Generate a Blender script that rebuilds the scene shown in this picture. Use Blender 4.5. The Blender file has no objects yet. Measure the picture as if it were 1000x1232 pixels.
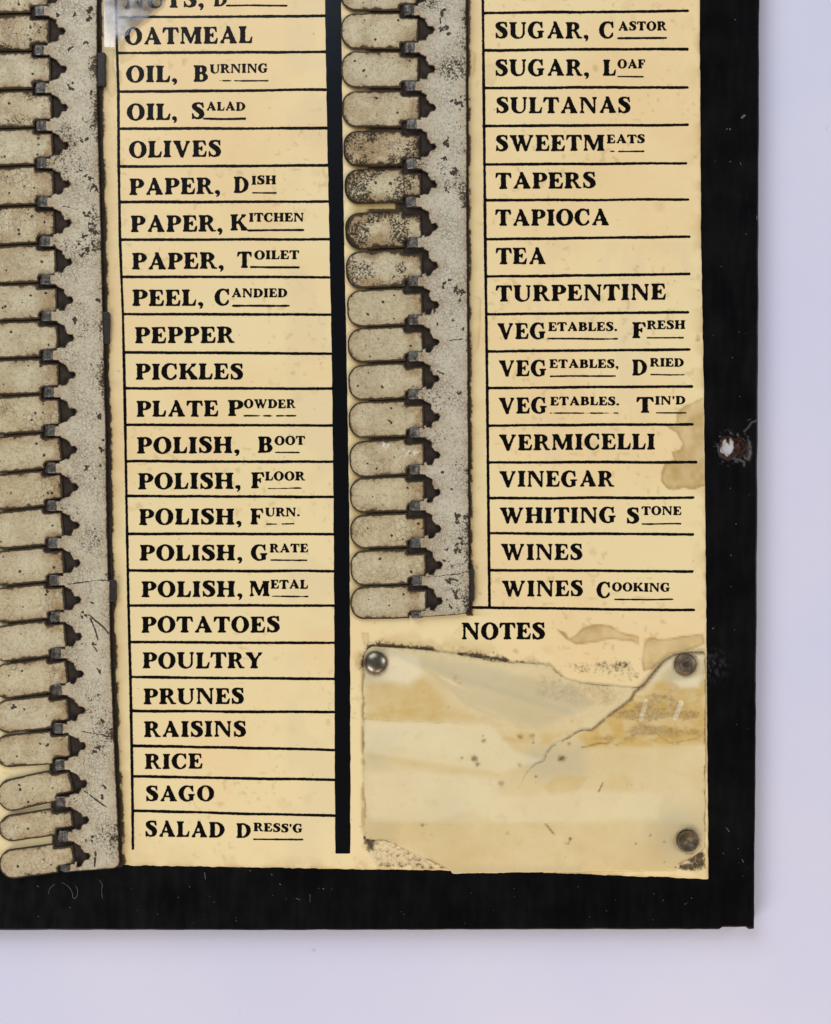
import bpy, math, random
import numpy as np
from mathutils import Vector

S = 0.0002            # one measured unit on the board = 0.2 mm
CX, CY = 500.0, 616.0 # middle of the framed area, in those units
CAM = 1400.0          # camera height above the card, same units
scene = bpy.context.scene

# ------------------------------------------------------------------ camera
cd = bpy.data.cameras.new('camera')
cam = bpy.data.objects.new('camera', cd)
scene.collection.objects.link(cam)
cam.location = (0, 0, CAM * S)
cam.rotation_euler = (0, 0, 0)
cd.sensor_fit = 'VERTICAL'
cd.sensor_height = 24
cd.lens = 24 / (2 * (616.0 / CAM))
cd.clip_start = 0.01
cd.clip_end = 50
scene.camera = cam

# ------------------------------------------------------------------ world, lamps, exposure
world = bpy.data.worlds.new('World')
scene.world = world
world.use_nodes = True
bg = world.node_tree.nodes['Background']
bg.inputs[0].default_value = (1.0, 0.90, 0.82, 1)
bg.inputs[1].default_value = 0.13

def area(name, loc, target, sx, sy, power, color):
    ld = bpy.data.lights.new(name, 'AREA')
    ld.shape = 'RECTANGLE'; ld.size = sx; ld.size_y = sy
    ld.energy = power; ld.color = color
    o = bpy.data.objects.new(name, ld)
    scene.collection.objects.link(o)
    o.location = loc
    d = Vector(target) - Vector(loc)
    o.rotation_euler = d.to_track_quat('-Z', 'Y').to_euler()
    return o

area('window_light', (-0.40, 0.72, 0.62), (0.0, 0.02, 0), 0.70, 0.65, 8.8, (0.86, 0.92, 1.0))
area('warm_light', (0.09, -0.40, 0.17), (0.06, -0.15, 0), 0.16, 0.10, 0.62, (1.0, 0.74, 0.50))
area('side_light', (0.88, 0.10, 0.58), (0.04, -0.02, 0), 0.5, 0.5, 6.6, (0.94, 0.96, 1.0))
area('low_light', (-0.60, -0.78, 0.55), (-0.02, 0.0, 0), 0.6, 0.4, 7.6, (1.0, 0.98, 0.96))

scene.view_settings.view_transform = 'Standard'
scene.view_settings.look = 'None'
scene.view_settings.exposure = -0.12
scene.view_settings.gamma = 1
scene.view_settings.use_curve_mapping = False

# ------------------------------------------------------------------ numpy helpers
def _hash(ix, iy, seed):
    h = (ix.astype(np.int64) * 374761393 + iy.astype(np.int64) * 668265263 + seed * 974711) & 0xFFFFFFFF
    h = ((h ^ (h >> 13)) * 1274126177) & 0xFFFFFFFF
    return ((h ^ (h >> 16)) & 0xFFFF) / 65535.0

def vnoise(x, y, scale, seed=0):
    x = np.asarray(x, float) / scale; y = np.asarray(y, float) / scale
    ix = np.floor(x); iy = np.floor(y)
    fx = x - ix; fy = y - iy
    fx = fx * fx * (3 - 2 * fx); fy = fy * fy * (3 - 2 * fy)
    a = _hash(ix, iy, seed); b = _hash(ix + 1, iy, seed)
    c = _hash(ix, iy + 1, seed); d = _hash(ix + 1, iy + 1, seed)
    return (a * (1 - fx) + b * fx) * (1 - fy) + (c * (1 - fx) + d * fx) * fy

def fbm(x, y, scale, octv=3, seed=0):
    r = 0; amp = 0.5; t = 0
    for k in range(octv):
        r = r + amp * vnoise(x, y, scale / 2 ** k, seed + 17 * k); t += amp; amp *= 0.55
    return r / t

def sstep(a, b, v):
    t = np.clip((v - a) / (b - a), 0, 1)
    return t * t * (3 - 2 * t)

def sd_poly(x, y, pts):
    """signed distance, positive inside"""
    pts = np.asarray(pts, float); n = len(pts)
    d = np.full(np.shape(x), 1e9); ins = np.zeros(np.shape(x), bool)
    for i in range(n):
        ax, ay = pts[i]; bx, by = pts[(i + 1) % n]
        ex, ey = bx - ax, by - ay
        wx, wy = x - ax, y - ay
        t = np.clip((wx * ex + wy * ey) / (ex * ex + ey * ey + 1e-12), 0, 1)
        dx, dy = wx - ex * t, wy - ey * t
        d = np.minimum(d, dx * dx + dy * dy)
        c = ((ay > y) != (by > y))
        with np.errstate(divide='ignore', invalid='ignore'):
            xi = ax + (y - ay) * ex / (ey if ey != 0 else 1e-12)
        ins ^= c & (x < xi)
    d = np.sqrt(d)
    return np.where(ins, d, -d)

def sd_seg(x, y, ax, ay, bx, by):
    ex, ey = bx - ax, by - ay
    wx, wy = x - ax, y - ay
    t = np.clip((wx * ex + wy * ey) / (ex * ex + ey * ey + 1e-12), 0, 1)
    return np.hypot(wx - ex * t, wy - ey * t)

def sd_line(x, y, pts):
    d = np.full(np.shape(x), 1e9)
    for (a, b), (c, e) in zip(pts[:-1], pts[1:]):
        d = np.minimum(d, sd_seg(x, y, a, b, c, e))
    return d

def sd_box(x, y, x0, x1, y0, y1, r=0.0):
    qx = np.abs(x - (x0 + x1) / 2) - (x1 - x0) / 2 + r
    qy = np.abs(y - (y0 + y1) / 2) - (y1 - y0) / 2 + r
    return -(np.hypot(np.maximum(qx, 0), np.maximum(qy, 0)) + np.minimum(np.maximum(qx, qy), 0) - r)

def lerp_pts(pts, v):
    p = np.asarray(pts, float)
    return np.interp(v, p[:, 0], p[:, 1])

# ------------------------------------------------------------------ contour mesher
def march(xs, ys, F):
    """polygons of the region F>0 on the grid; returns px coords, field value, faces, border edges"""
    ny, nx = F.shape
    ins = F > 0
    ids = np.full(F.shape, -1, np.int64)
    a, b, c, d = ins[:-1, :-1], ins[1:, :-1], ins[1:, 1:], ins[:-1, 1:]
    cnt = a.astype(int) + b + c + d
    used = ins
    jj, ii = np.nonzero(used)
    ids[jj, ii] = np.arange(len(jj))
    px = list(xs[ii]); py = list(ys[jj]); fv = list(F[jj, ii])
    J, I = np.nonzero(cnt == 4)
    faces = np.stack([ids[J, I], ids[J + 1, I], ids[J + 1, I + 1], ids[J, I + 1]], 1).tolist() if len(J) else []
    edges = []; cache = {}
    def cross(j0, i0, j1, i1):
        k = (j0, i0, j1, i1) if (j0, i0) < (j1, i1) else (j1, i1, j0, i0)
        v = cache.get(k)
        if v is None:
            f0, f1 = F[j0, i0], F[j1, i1]
            t = f0 / (f0 - f1)
            t = min(max(t, 0.02), 0.98)
            px.append(xs[i0] + (xs[i1] - xs[i0]) * t); py.append(ys[j0] + (ys[j1] - ys[j0]) * t); fv.append(0.0)
            v = len(px) - 1; cache[k] = v
        return v
    J, I = np.nonzero((cnt > 0) & (cnt < 4))
    for j, i in zip(J.tolist(), I.tolist()):
        cs = ((j, i), (j + 1, i), (j + 1, i + 1), (j, i + 1))
        poly = []; ex = []
        for k in range(4):
            p, q = cs[k], cs[(k + 1) % 4]
            ip, iq = ins[p], ins[q]
            if ip: poly.append(int(ids[p]))
            if ip != iq:
                v = cross(p[0], p[1], q[0], q[1]); poly.append(v); ex.append((v, ip))
        faces.append(poly)
        n = len(ex)
        for k in range(n):
            if ex[k][1] and not ex[(k + 1) % n][1]:
                edges.append((ex[k][0], ex[(k + 1) % n][0]))
    return np.array(px), np.array(py), np.array(fv), faces, edges

def link_mesh(name, verts, faces, mat, parent=None, attrs=None, smooth=True, mats=None, wallstart=None):
    me = bpy.data.meshes.new(name)
    me.from_pydata(verts, [], faces)
    if attrs is not None:
        at = me.attributes.new('wear', 'FLOAT_COLOR', 'POINT')
        at.data.foreach_set('color', np.ascontiguousarray(attrs, np.float32).ravel())
    me.materials.append(mat)
    if mats: 
        for m in mats: me.materials.append(m)
    sm = np.full(len(faces), smooth, bool)
    me.polygons.foreach_set('use_smooth', sm)
    if wallstart is not None and mats:
        mi = np.zeros(len(faces), np.int32); mi[wallstart:] = 1
        me.polygons.foreach_set('material_index', mi)
    me.update()
    o = bpy.data.objects.new(name, me)
    scene.collection.objects.link(o)
    if parent is not None: o.parent = parent
    return o

def W(px, py, z=0.0):
    """measured position -> metres; the reading is corrected for the height at which the thing stands"""
    k = (CAM - z) / CAM
    return Vector(((px - CX) * k * S, (CY - py) * k * S, z * S))

def plate(name, xs, ys, F, zfun, zbot, mat, parent, wear=None, wallmat=None, origin=None, par=False, bevel=1.5):
    """solid plate over the region F>0: rounded rim, side walls down to zbot.
    par: positions read from the photo at that height"""
    px, py, fv, faces, edges = march(xs, ys, F)
    bd = np.clip(fv, 0, bevel)
    z = zfun(px, py) - (bevel - np.sqrt(np.maximum(bevel ** 2 - (bevel - bd) ** 2, 0))) * 0.6
    k = (CAM - z) / CAM if par else np.ones_like(z)
    if origin is None:
        X = (px - CX) * k * S; Y = (CY - py) * k * S
    else:
        X = (px - origin[0]) * S; Y = (origin[1] - py) * S
    V = np.stack([X, Y, z * S], 1)
    n0 = len(V)
    att = wear(px, py, fv) if wear else None
    ev = sorted({v for e in edges for v in e})
    m1 = {v: n0 + i for i, v in enumerate(ev)}
    m2 = {v: n0 + len(ev) + i for i, v in enumerate(ev)}
    ev = np.array(ev, int)
    top = V[ev]; bot = top.copy(); bot[:, 2] = zbot * S
    V = np.concatenate([V, top, bot])
    if att is not None: att = np.concatenate([att, att[ev], att[ev]])
    nf = len(faces)
    faces = faces + [[m1[b], m1[a], m2[a], m2[b]] for a, b in edges]
    return link_mesh(name, V, faces, mat, parent, att, True, [wallmat] if wallmat else None, nf)

# ------------------------------------------------------------------ materials
class NT:
    def __init__(s, name):
        s.m = bpy.data.materials.new(name); s.m.use_nodes = True
        s.t = s.m.node_tree; s.p = s.t.nodes['Principled BSDF']
        s.out = s.t.nodes['Material Output']
    def n(s, typ, **kw):
        nd = s.t.nodes.new(typ)
        for k, v in kw.items():
            if k.startswith('i_'):
                s.put(nd.inputs[int(k[2:]) if k[2:].isdigit() else k[2:]], v)
            else: setattr(nd, k, v)
        return nd
    def put(s, sock, v):
        if hasattr(v, 'is_output'): s.t.links.new(v, sock)
        else: sock.default_value = v
    def math(s, op, a, b=0.0, c=0.0, clamp=False):
        nd = s.t.nodes.new('ShaderNodeMath'); nd.operation = op; nd.use_clamp = clamp
        s.put(nd.inputs[0], a); s.put(nd.inputs[1], b); s.put(nd.inputs[2], c)
        return nd.outputs[0]
    def ramp(s, v, a, b, lo=0.0, hi=1.0):
        nd = s.t.nodes.new('ShaderNodeMapRange'); nd.interpolation_type = 'SMOOTHSTEP'
        for k, x in zip((0, 1, 2, 3, 4), (v, a, b, lo, hi)): s.put(nd.inputs[k], x)
        return nd.outputs[0]
    def mix(s, f, a, b):
        nd = s.t.nodes.new('ShaderNodeMix'); nd.data_type = 'RGBA'
        s.put(nd.inputs[0], f)
        for k, x in ((6, a), (7, b)):
            s.put(nd.inputs[k], x if hasattr(x, 'is_output') else (*x, 1))
        return nd.outputs[2]
    def coords(s, rnd=True):
        tc = s.n('ShaderNodeTexCoord'); mp = s.n('ShaderNodeVectorMath', operation='SCALE')
        s.put(mp.inputs[0], tc.outputs['Object']); s.put(mp.inputs[3], 1 / S)
        if not rnd: return mp.outputs[0], None
        oi = s.n('ShaderNodeObjectInfo'); r = oi.outputs['Random']
        cb = s.n('ShaderNodeCombineXYZ'); s.put(cb.inputs[0], s.math('MULTIPLY', r, 9173.0)); s.put(cb.inputs[1], s.math('MULTIPLY', r, 5231.0))
        ad = s.n('ShaderNodeVectorMath', operation='ADD'); s.put(ad.inputs[0], mp.outputs[0]); s.put(ad.inputs[1], cb.outputs[0])
        return ad.outputs[0], r
    def noise(s, co, scale, detail=2.0, rough=0.5, dist=0.0):
        nd = s.n('ShaderNodeTexNoise'); s.put(nd.inputs['Vector'], co)
        s.put(nd.inputs['Scale'], scale); s.put(nd.inputs['Detail'], detail); s.put(nd.inputs['Roughness'], rough); s.put(nd.inputs['Distortion'], dist)
        return nd.outputs[0]
    def wear(s):
        at = s.n('ShaderNodeAttribute', attribute_name='wear')
        sp = s.n('ShaderNodeSeparateColor'); s.put(sp.inputs[0], at.outputs['Color'])
        return sp.outputs[0], sp.outputs[1], sp.outputs[2], at.outputs['Alpha']
    def bump(s, h, strength, dist):
        nd = s.n('ShaderNodeBump'); s.put(nd.inputs['Height'], h); nd.inputs['Strength'].default_value = strength
        nd.inputs['Distance'].default_value = dist
        s.put(s.p.inputs['Normal'], nd.outputs[0])
    def set(s, col=None, rough=None, spec=None, metal=None, coat=None):
        if col is not None: s.put(s.p.inputs['Base Color'], col if hasattr(col, 'is_output') else (*col, 1))
        if rough is not None: s.put(s.p.inputs['Roughness'], rough)
        if spec is not None: s.put(s.p.inputs['Specular IOR Level'], spec)
        if metal is not None: s.put(s.p.inputs['Metallic'], metal)
        if coat is not None: s.put(s.p.inputs['Coat Weight'], coat); s.p.inputs['Coat Roughness'].default_value = 0.3
        return s.m

def mat_paint(name, base, base2, crack_amt, speck, cscale, grain):
    t = NT(name); co, r = t.coords()
    edge, tint, chip, pale = t.wear()
    big = t.noise(co, 0.035, 3); mid = t.noise(co, 0.16, 3, 0.6); fine = t.noise(co, 0.75, 3, 0.6)
    c = t.mix(t.ramp(big, 0.3, 0.7), base, base2)
    c = t.mix(t.math('MULTIPLY', t.ramp(r, 0.0, 1.0), 0.45) if r else 0.0, c, (base[0]*1.04, base[1]*0.98, base[2]*0.84))
    c = t.mix(t.ramp(mid, 0.45, 0.75, 0, 0.40), c, (base[0]*0.60, base[1]*0.53, base[2]*0.42))
    c = t.mix(t.ramp(t.noise(co, 0.34, 3, 0.7), 0.46, 0.70, 0, grain), c, (base[0]*0.50, base[1]*0.45, base[2]*0.37))
    c = t.mix(t.ramp(fine, 0.50, 0.72, 0, 0.42), c, (base[0]*0.50, base[1]*0.46, base[2]*0.40))
    c = t.mix(t.math('MULTIPLY', tint, t.ramp(fine, 0.25, 0.65, 0.35, 0.9)), c, (0.25, 0.145, 0.055))
    # crackle in the old enamel
    wv = t.n('ShaderNodeVectorMath', operation='SCALE'); nz = t.n('ShaderNodeTexNoise'); t.put(nz.inputs['Vector'], co); nz.inputs['Scale'].default_value = 0.12
    t.put(wv.inputs[0], nz.outputs[1]); t.put(wv.inputs[3], 7.0)
    av = t.n('ShaderNodeVectorMath', operation='ADD'); t.put(av.inputs[0], co); t.put(av.inputs[1], wv.outputs[0])
    vo = t.n('ShaderNodeTexVoronoi', feature='DISTANCE_TO_EDGE'); t.put(vo.inputs['Vector'], av.outputs[0]); vo.inputs['Scale'].default_value = cscale
    line = t.ramp(vo.outputs['Distance'], 0.0, 0.11, 1.0, 0.0)
    cm = t.math('MULTIPLY', line, t.math('MULTIPLY', t.ramp(t.noise(co, 0.030, 2), 0.40, 0.62, 0.05, 1.0), t.ramp(r, 0.35, 0.8, 0.25, 1.0) if cscale < .2 else 1.0))
    c = t.mix(t.math('MULTIPLY', cm, crack_amt), c, (0.17, 0.12, 0.07))
    # specks where the paint has flaked
    sp1 = t.ramp(t.noise(co, 0.42, 2, 0.5), 0.66, 0.71); sp2 = t.ramp(t.noise(co, 0.21, 3, 0.6), 0.70, 0.74)
    rate = t.math('MULTIPLY', t.ramp(big, 0.35, 0.65, 0.3, 1.0), speck)
    c = t.mix(t.math('MULTIPLY', t.math('MAXIMUM', sp1, sp2), rate), c, (0.055, 0.036, 0.022))
    # worn rim
    e = t.ramp(t.math('ADD', edge, t.math('MULTIPLY', t.math('SUBTRACT', mid, 0.5), 0.9)), 0.42, 0.72)
    c = t.mix(t.math('MULTIPLY', e, 0.9), c, (0.024, 0.017, 0.012))
    ch = t.ramp(t.math('ADD', chip, t.math('MULTIPLY', t.math('SUBTRACT', t.noise(co, 0.40, 4, 0.65), 0.5), 1.6)), 0.42, 0.66)
    c = t.mix(t.math('MULTIPLY', ch, 0.93), c, (0.026, 0.018, 0.012))
    c = t.mix(pale, c, (0.72, 0.70, 0.66))
    h = t.math('SUBTRACT', t.math('MULTIPLY', fine, 0.35), t.math('ADD', t.math('MULTIPLY', cm, 0.6), t.math('ADD', ch, t.math('MULTIPLY', e, 0.6))))
    t.bump(h, 0.55, 1.0 * S)
    return t.set(c, t.math('ADD', t.ramp(mid, 0.2, 0.8, 0.32, 0.50), t.math('MULTIPLY', t.math('MAXIMUM', e, ch), 0.3)), t.math('SUBTRACT', 0.32, t.math('MULTIPLY', t.math('MAXIMUM', e, ch), 0.27)))

M_TAB = mat_paint('chipped cream enamel on tabs', (0.56, 0.50, 0.345), (0.505, 0.44, 0.285), 0.66, 1.0, 0.135, 0.62)
M_RAIL = mat_paint('chipped grey cream enamel on rail', (0.53, 0.495, 0.395), (0.485, 0.445, 0.340), 0.60, 0.9, 0.22, 0.72)

def mat_simple(name, c1, c2, scale, rough, spec=0.4, metal=0.0, bump=0.3):
    t = NT(name); co, r = t.coords()
    n = t.noise(co, scale, 4, 0.6); f = t.noise(co, scale * 5, 3, 0.6)
    c = t.mix(t.ramp(n, 0.3, 0.7), c1, c2)
    c = t.mix(t.ramp(f, 0.55, 0.75, 0, 0.5), c, tuple(x * 0.5 for x in c1))
    if bump: t.bump(t.math('ADD', n, f), bump, 0.6 * S)
    return t.set(c, t.ramp(f, 0.2, 0.8, rough * 0.8, min(1, rough * 1.25)), spec, metal)

M_RUST = mat_simple('dark rusty steel', (0.040, 0.028, 0.020), (0.022, 0.016, 0.013), 0.12, 0.7, 0.12)
M_EDGE = mat_simple('bare steel edge', (0.030, 0.024, 0.020), (0.018, 0.014, 0.012), 0.2, 0.5, 0.25)
M_STEEL = mat_simple('dull grey steel', (0.165, 0.155, 0.14), (0.050, 0.038, 0.028), 0.22, 0.40, 0.5, 0.7, 0.6)
M_CLIP = mat_simple('dark clip steel', (0.060, 0.050, 0.042), (0.028, 0.022, 0.018), 0.2, 0.5, 0.3, 0.2)
M_BRASS = mat_simple('tarnished brass', (0.15, 0.115, 0.072), (0.085, 0.062, 0.038), 0.35, 0.45, 0.4, 0.55)
M_BRASSDARK = mat_simple('dark tarnished brass', (0.060, 0.042, 0.022), (0.035, 0.023, 0.011), 0.35, 0.5, 0.25, 0.2)
M_SILVER = mat_simple('worn nickel', (0.215, 0.195, 0.155), (0.14, 0.125, 0.095), 0.10, 0.34, 0.5, 0.9, 0.05)
M_DUST = mat_simple('pale lint', (0.13, 0.125, 0.115), (0.07, 0.066, 0.06), 0.2, 0.9, 0.2, 0.0, 0)
M_WOOD = mat_simple('bare broken wood', (0.30, 0.20, 0.12), (0.16, 0.09, 0.05), 0.25, 0.85, 0.2)

def mat_ink(name, v):
    t = NT(name); co, r = t.coords(False)
    n = t.noise(co, 0.25, 4, 0.65)
    c = t.mix(t.ramp(n, 0.45, 0.8), (v, v * 0.86, v * 0.8), (v * 2.4, v * 1.9, v * 1.5))
    return t.set(c, 0.32, 0.16)
M_INK = mat_ink('black printing ink', 0.0018)
M_BAR = mat_ink('glossy black bar', 0.0012)
M_BAR.node_tree.nodes['Principled BSDF'].inputs['Specular IOR Level'].default_value = 0.5
M_BAR.node_tree.nodes['Principled BSDF'].inputs['Roughness'].default_value = 0.25
M_BAR.node_tree.nodes['Principled BSDF'].inputs['Specular Tint'].default_value = (0.66, 0.78, 1.0, 1)

def mat_card():
    t = NT('varnished cream card'); co, r = t.coords(False)
    stain, dirt, tone, yel = t.wear()  # dirt also holds the shade painted in the tab gaps
    big = t.noise(co, 0.006, 4, 0.55); mid = t.noise(co, 0.03, 4, 0.6); fine = t.noise(co, 0.5, 4, 0.65)
    c = t.mix(t.ramp(big, 0.3, 0.7), (0.755, 0.590, 0.320), (0.725, 0.540, 0.282))
    c = t.mix(t.ramp(mid, 0.45, 0.8, 0, 0.35), c, (0.655, 0.495, 0.262))
    c = t.mix(t.math('MULTIPLY', yel, 0.8), c, (0.735, 0.605, 0.335))
    c = t.mix(t.math('MULTIPLY', tone, 0.8), c, (0.60, 0.49, 0.315))
    c = t.mix(t.ramp(fine, 0.55, 0.8, 0, 0.22), c, (0.46, 0.33, 0.17))
    c = t.mix(t.math('MULTIPLY', stain, t.ramp(mid, 0.3, 0.7, 0.8, 1.1)), c, (0.40, 0.265, 0.090))
    sp = t.math('MULTIPLY', t.ramp(t.noise(co, 0.11, 3, 0.6), 0.69, 0.74), 0.5)
    c = t.mix(sp, c, (0.25, 0.16, 0.07))
    sand = t.noise(co, 0.20, 6, 0.75)
    dd = t.ramp(t.math('ADD', dirt, t.math('MULTIPLY', t.math('SUBTRACT', sand, 0.5), 1.6)), 0.36, 0.86)
    c = t.mix(t.math('MULTIPLY', dd, 0.93), c, (0.034, 0.018, 0.008))
    t.bump(t.math('ADD', mid, t.math('MULTIPLY', fine, 0.3)), 0.12, 1.5 * S)
    return t.set(c, t.ramp(fine, 0.3, 0.8, 0.32, 0.46), 0.30)
M_CARD = mat_card()

def mat_sheet():
    t = NT('yellowed celluloid'); co, r = t.coords(False)
    yel, grey, dirt, pale = t.wear()  # dirt also holds the shade painted at the tear and domed tack
    big = t.noise(co, 0.009, 4, 0.6); mid = t.noise(co, 0.05, 4, 0.65); fine = t.noise(co, 0.4, 4, 0.6)
    c = t.mix(t.ramp(big, 0.3, 0.7), (0.665, 0.555, 0.320), (0.61, 0.480, 0.250))
    c = t.mix(grey, c, (0.455, 0.395, 0.255))
    c = t.mix(t.math('MULTIPLY', yel, t.ramp(mid, 0.3, 0.65, 0.55, 1.0)), c, (0.53, 0.355, 0.105))
    c = t.mix(pale, c, (0.71, 0.63, 0.42))
    c = t.mix(t.ramp(mid, 0.5, 0.8, 0, 0.35), c, (0.47, 0.36, 0.175))
    c = t.mix(t.ramp(fine, 0.6, 0.8, 0, 0.2), c, (0.36, 0.27, 0.13))
    sand = t.noise(co, 0.26, 5, 0.7)
    dd = t.math('MULTIPLY', t.ramp(t.math('ADD', dirt, t.math('MULTIPLY', t.math('SUBTRACT', sand, 0.5), t.ramp(dirt, 0.0, 0.25, 0.2, 0.75))), 0.10, 0.80), 0.92)
    c = t.mix(dd, c, (0.125, 0.062, 0.014))
    t.bump(t.math('ADD', mid, t.math('MULTIPLY', fine, 0.15)), 0.22, 2.5 * S)
    return t.set(c, t.math('ADD', t.ramp(mid, 0.3, 0.7, 0.22, 0.36), t.math('MULTIPLY', dd, 0.5)), t.math('SUBTRACT', 0.5, t.math('MULTIPLY', dd, 0.5)))
M_SHEET = mat_sheet()

def mat_board():
    t = NT('black lacquered board'); co, r = t.coords(False)
    br, wt, sc, al = t.wear()
    mp = t.n('ShaderNodeVectorMath', operation='MULTIPLY'); t.put(mp.inputs[0], co); mp.inputs[1].default_value = (1, 0.16, 1)
    grain = t.noise(mp.outputs[0], 0.12, 4, 0.6); fine = t.noise(co, 0.6, 4, 0.6); big = t.noise(co, 0.01, 3)
    c = t.mix(t.ramp(big, 0.3, 0.7), (0.0016, 0.0016, 0.0022), (0.003, 0.0029, 0.0034))
    c = t.mix(t.ramp(fine, 0.68, 0.8, 0, 0.35), c, (0.05, 0.047, 0.045))
    sp = t.ramp(t.noise(co, 0.16, 2, 0.5), 0.80, 0.83, 0, 0.6)
    c = t.mix(sp, c, (0.07, 0.065, 0.06))
    c = t.mix(br, c, t.mix(t.ramp(t.noise(co, 0.2, 3), 0.35, 0.65), (0.018, 0.008, 0.005), (0.055, 0.025, 0.015)))
    c = t.mix(sc, c, (0.16, 0.15, 0.145))
    c = t.mix(wt, c, (0.50, 0.48, 0.48))
    t.bump(t.math('ADD', t.math('MULTIPLY', grain, 0.5), t.math('MULTIPLY', fine, 0.5)), 0.10, 1.0 * S)
    return t.set(c, t.math('ADD', t.ramp(grain, 0.3, 0.7, 0.22, 0.32), t.ramp(t.noise(co, 0.02, 4, 0.65), 0.3, 0.7, 0.0, 0.11)), 0.13)
M_BOARD = mat_board()

def mat_table():
    t = NT('white tabletop'); co, r = t.coords(False)
    n = t.noise(co, 0.0035, 5, 0.55); f = t.noise(co, 0.25, 5, 0.7)
    c = t.mix(t.ramp(n, 0.35, 0.65), (0.545, 0.545, 0.685), (0.570, 0.565, 0.680))
    c = t.mix(t.ramp(f, 0.5, 0.85, 0, 0.12), c, (0.50, 0.48, 0.58))
    sp = t.ramp(t.noise(co, 0.055, 2, 0.5), 0.775, 0.79, 0, 0.35)
    c = t.mix(sp, c, (0.30, 0.28, 0.30))
    t.bump(t.math('ADD', n, t.math('MULTIPLY', f, 0.25)), 0.18, 3 * S)
    return t.set(c, 0.5, 0.35)
M_TABLE = mat_table()

# ------------------------------------------------------------------ scene helpers
def thing(name, label, cat, loc, group=None):
    o = bpy.data.objects.new(name, None); scene.collection.objects.link(o)
    o.empty_display_size = 0.02; o.location = loc
    o['label'] = label; o['category'] = cat
    if group: o['group'] = group
    return o

def ar(a, b, step): return np.arange(a, b + step * 0.5, step)

# ------------------------------------------------------------------ setting: the tabletop
ZT = -24.0
tv = [(-3, -3, ZT * S), (3, -3, ZT * S), (3, 3, ZT * S), (-3, 3, ZT * S)]
tb = link_mesh('tabletop', tv, [[0, 1, 2, 3]], M_TABLE)
tb['kind'] = 'structure'; tb['label'] = 'white tabletop under the board'

# ------------------------------------------------------------------ the indicator board
board = thing('indicator_board', 'black household board with cream word lists and two columns of hinged metal tabs', 'board', (0, 0, 0))

# black backing board
ZB = -2.0
xs = np.concatenate([ar(-520, -8, 16), ar(-4, 830, 4), ar(832, 920, 1.0)])
ys = np.concatenate([ar(-720, -8, 16), ar(-4, 480, 4), ar(482, 600, 1.0), ar(603, 1090, 3), ar(1091, 1126, 1.0)])
X, Y = np.meshgrid(xs, ys)
right = lerp_pts([(-720, 919), (0, 914.5), (538, 912.5), (900, 910), (1118, 908)], Y) + (fbm(X, Y, 40, 3, 5) - .5) * 1.6
bottom = lerp_pts([(-520, 1121), (0, 1120), (400, 1120), (866, 1119), (870, 1116.5), (898, 1116), (902, 1119), (909, 1118.5)], X) + (fbm(X, Y, 30, 3, 6) - .5) * 1.4
F = np.minimum(np.minimum(right - X, bottom - Y), np.minimum(X + 515, Y + 715))
def hole(x, y):
    xx = x + (fbm(x, y, 7, 2, 30) - .5) * 5; yy = y + (fbm(x, y, 7, 2, 31) - .5) * 5
    d1 = np.hypot((xx - 877) / 12.0, (yy - 539) / 14.0); d2 = np.hypot((xx - 891) / 10, (yy - 538) / 12.5)
    return np.minimum(d1, d2)
def board_z(x, y):
    h = hole(x, y)
    return ZB - 7.0 * (1 - sstep(0.55, 1.0, h)) + 3.0 * (1 - sstep(0.3, 0.8, h)) * fbm(x, y, 6, 2, 33) + 0.7 * np.exp(-((h - 1.15) / 0.16) ** 2) + (fbm(x, y, 60, 2, 9) - .5) * 0.6
WHITE = [(868, 543), (871, 536), (872, 530), (875, 528), (878, 533), (880, 537), (880, 527), (884, 532), (885, 538), (882, 545), (877, 549), (874, 546)]
def board_w(x, y, f):
    h = hole(x, y); n = fbm(x, y, 5, 2, 40)
    br = (1 - sstep(0.9, 1.06, h)) * sstep(0.1, 0.4, n + 0.1)
    br = np.maximum(br, 0.8 * (sstep(866, 870, x) * (1 - sstep(905, 909, x)) * sstep(1114.5, 1116.2, y)))
    wt = sstep(-0.6, 0.5, sd_poly(x + (n - .5) * 2, y, WHITE))
    sc = np.exp(-(sd_line(x, y, [(896, 519), (901, 514), (905, 508), (911, 506)]) / 0.9) ** 2) * 0.45
    sc = np.maximum(sc, np.exp(-(sd_line(x, y, [(902, 536), (903, 545), (901, 553)]) / 2.0) ** 2) * sstep(.3, .7, n) * 0.55)
    sc = np.maximum(sc, np.exp(-(sd_line(x, y, [(884, 552), (891, 553), (896, 556), (896, 560)]) / 1.1) ** 2) * 0.5)
    ring = np.exp(-((h - 1.3) / 0.22) ** 2) * sstep(0.55, 0.8, fbm(x, y, 3, 2, 44)) * 0.55
    ring = np.maximum(ring, np.exp(-((np.hypot(x - 858, y - 800)) / 14) ** 2) * sstep(.5, .75, fbm(x, y, 3, 2, 46)) * 0.22)
    edge = sstep(1.8, 0.2, f) * sstep(.62, .75, fbm(x, y, 14, 2, 47)) * 0.25
    return np.stack([br * (1 - sc), wt, np.maximum(np.maximum(sc, ring), edge), np.ones_like(x)], 1)
plate('backing_board', xs, ys, F, board_z, ZT + 0.3, M_BOARD, board, board_w, bevel=2.2)

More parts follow.
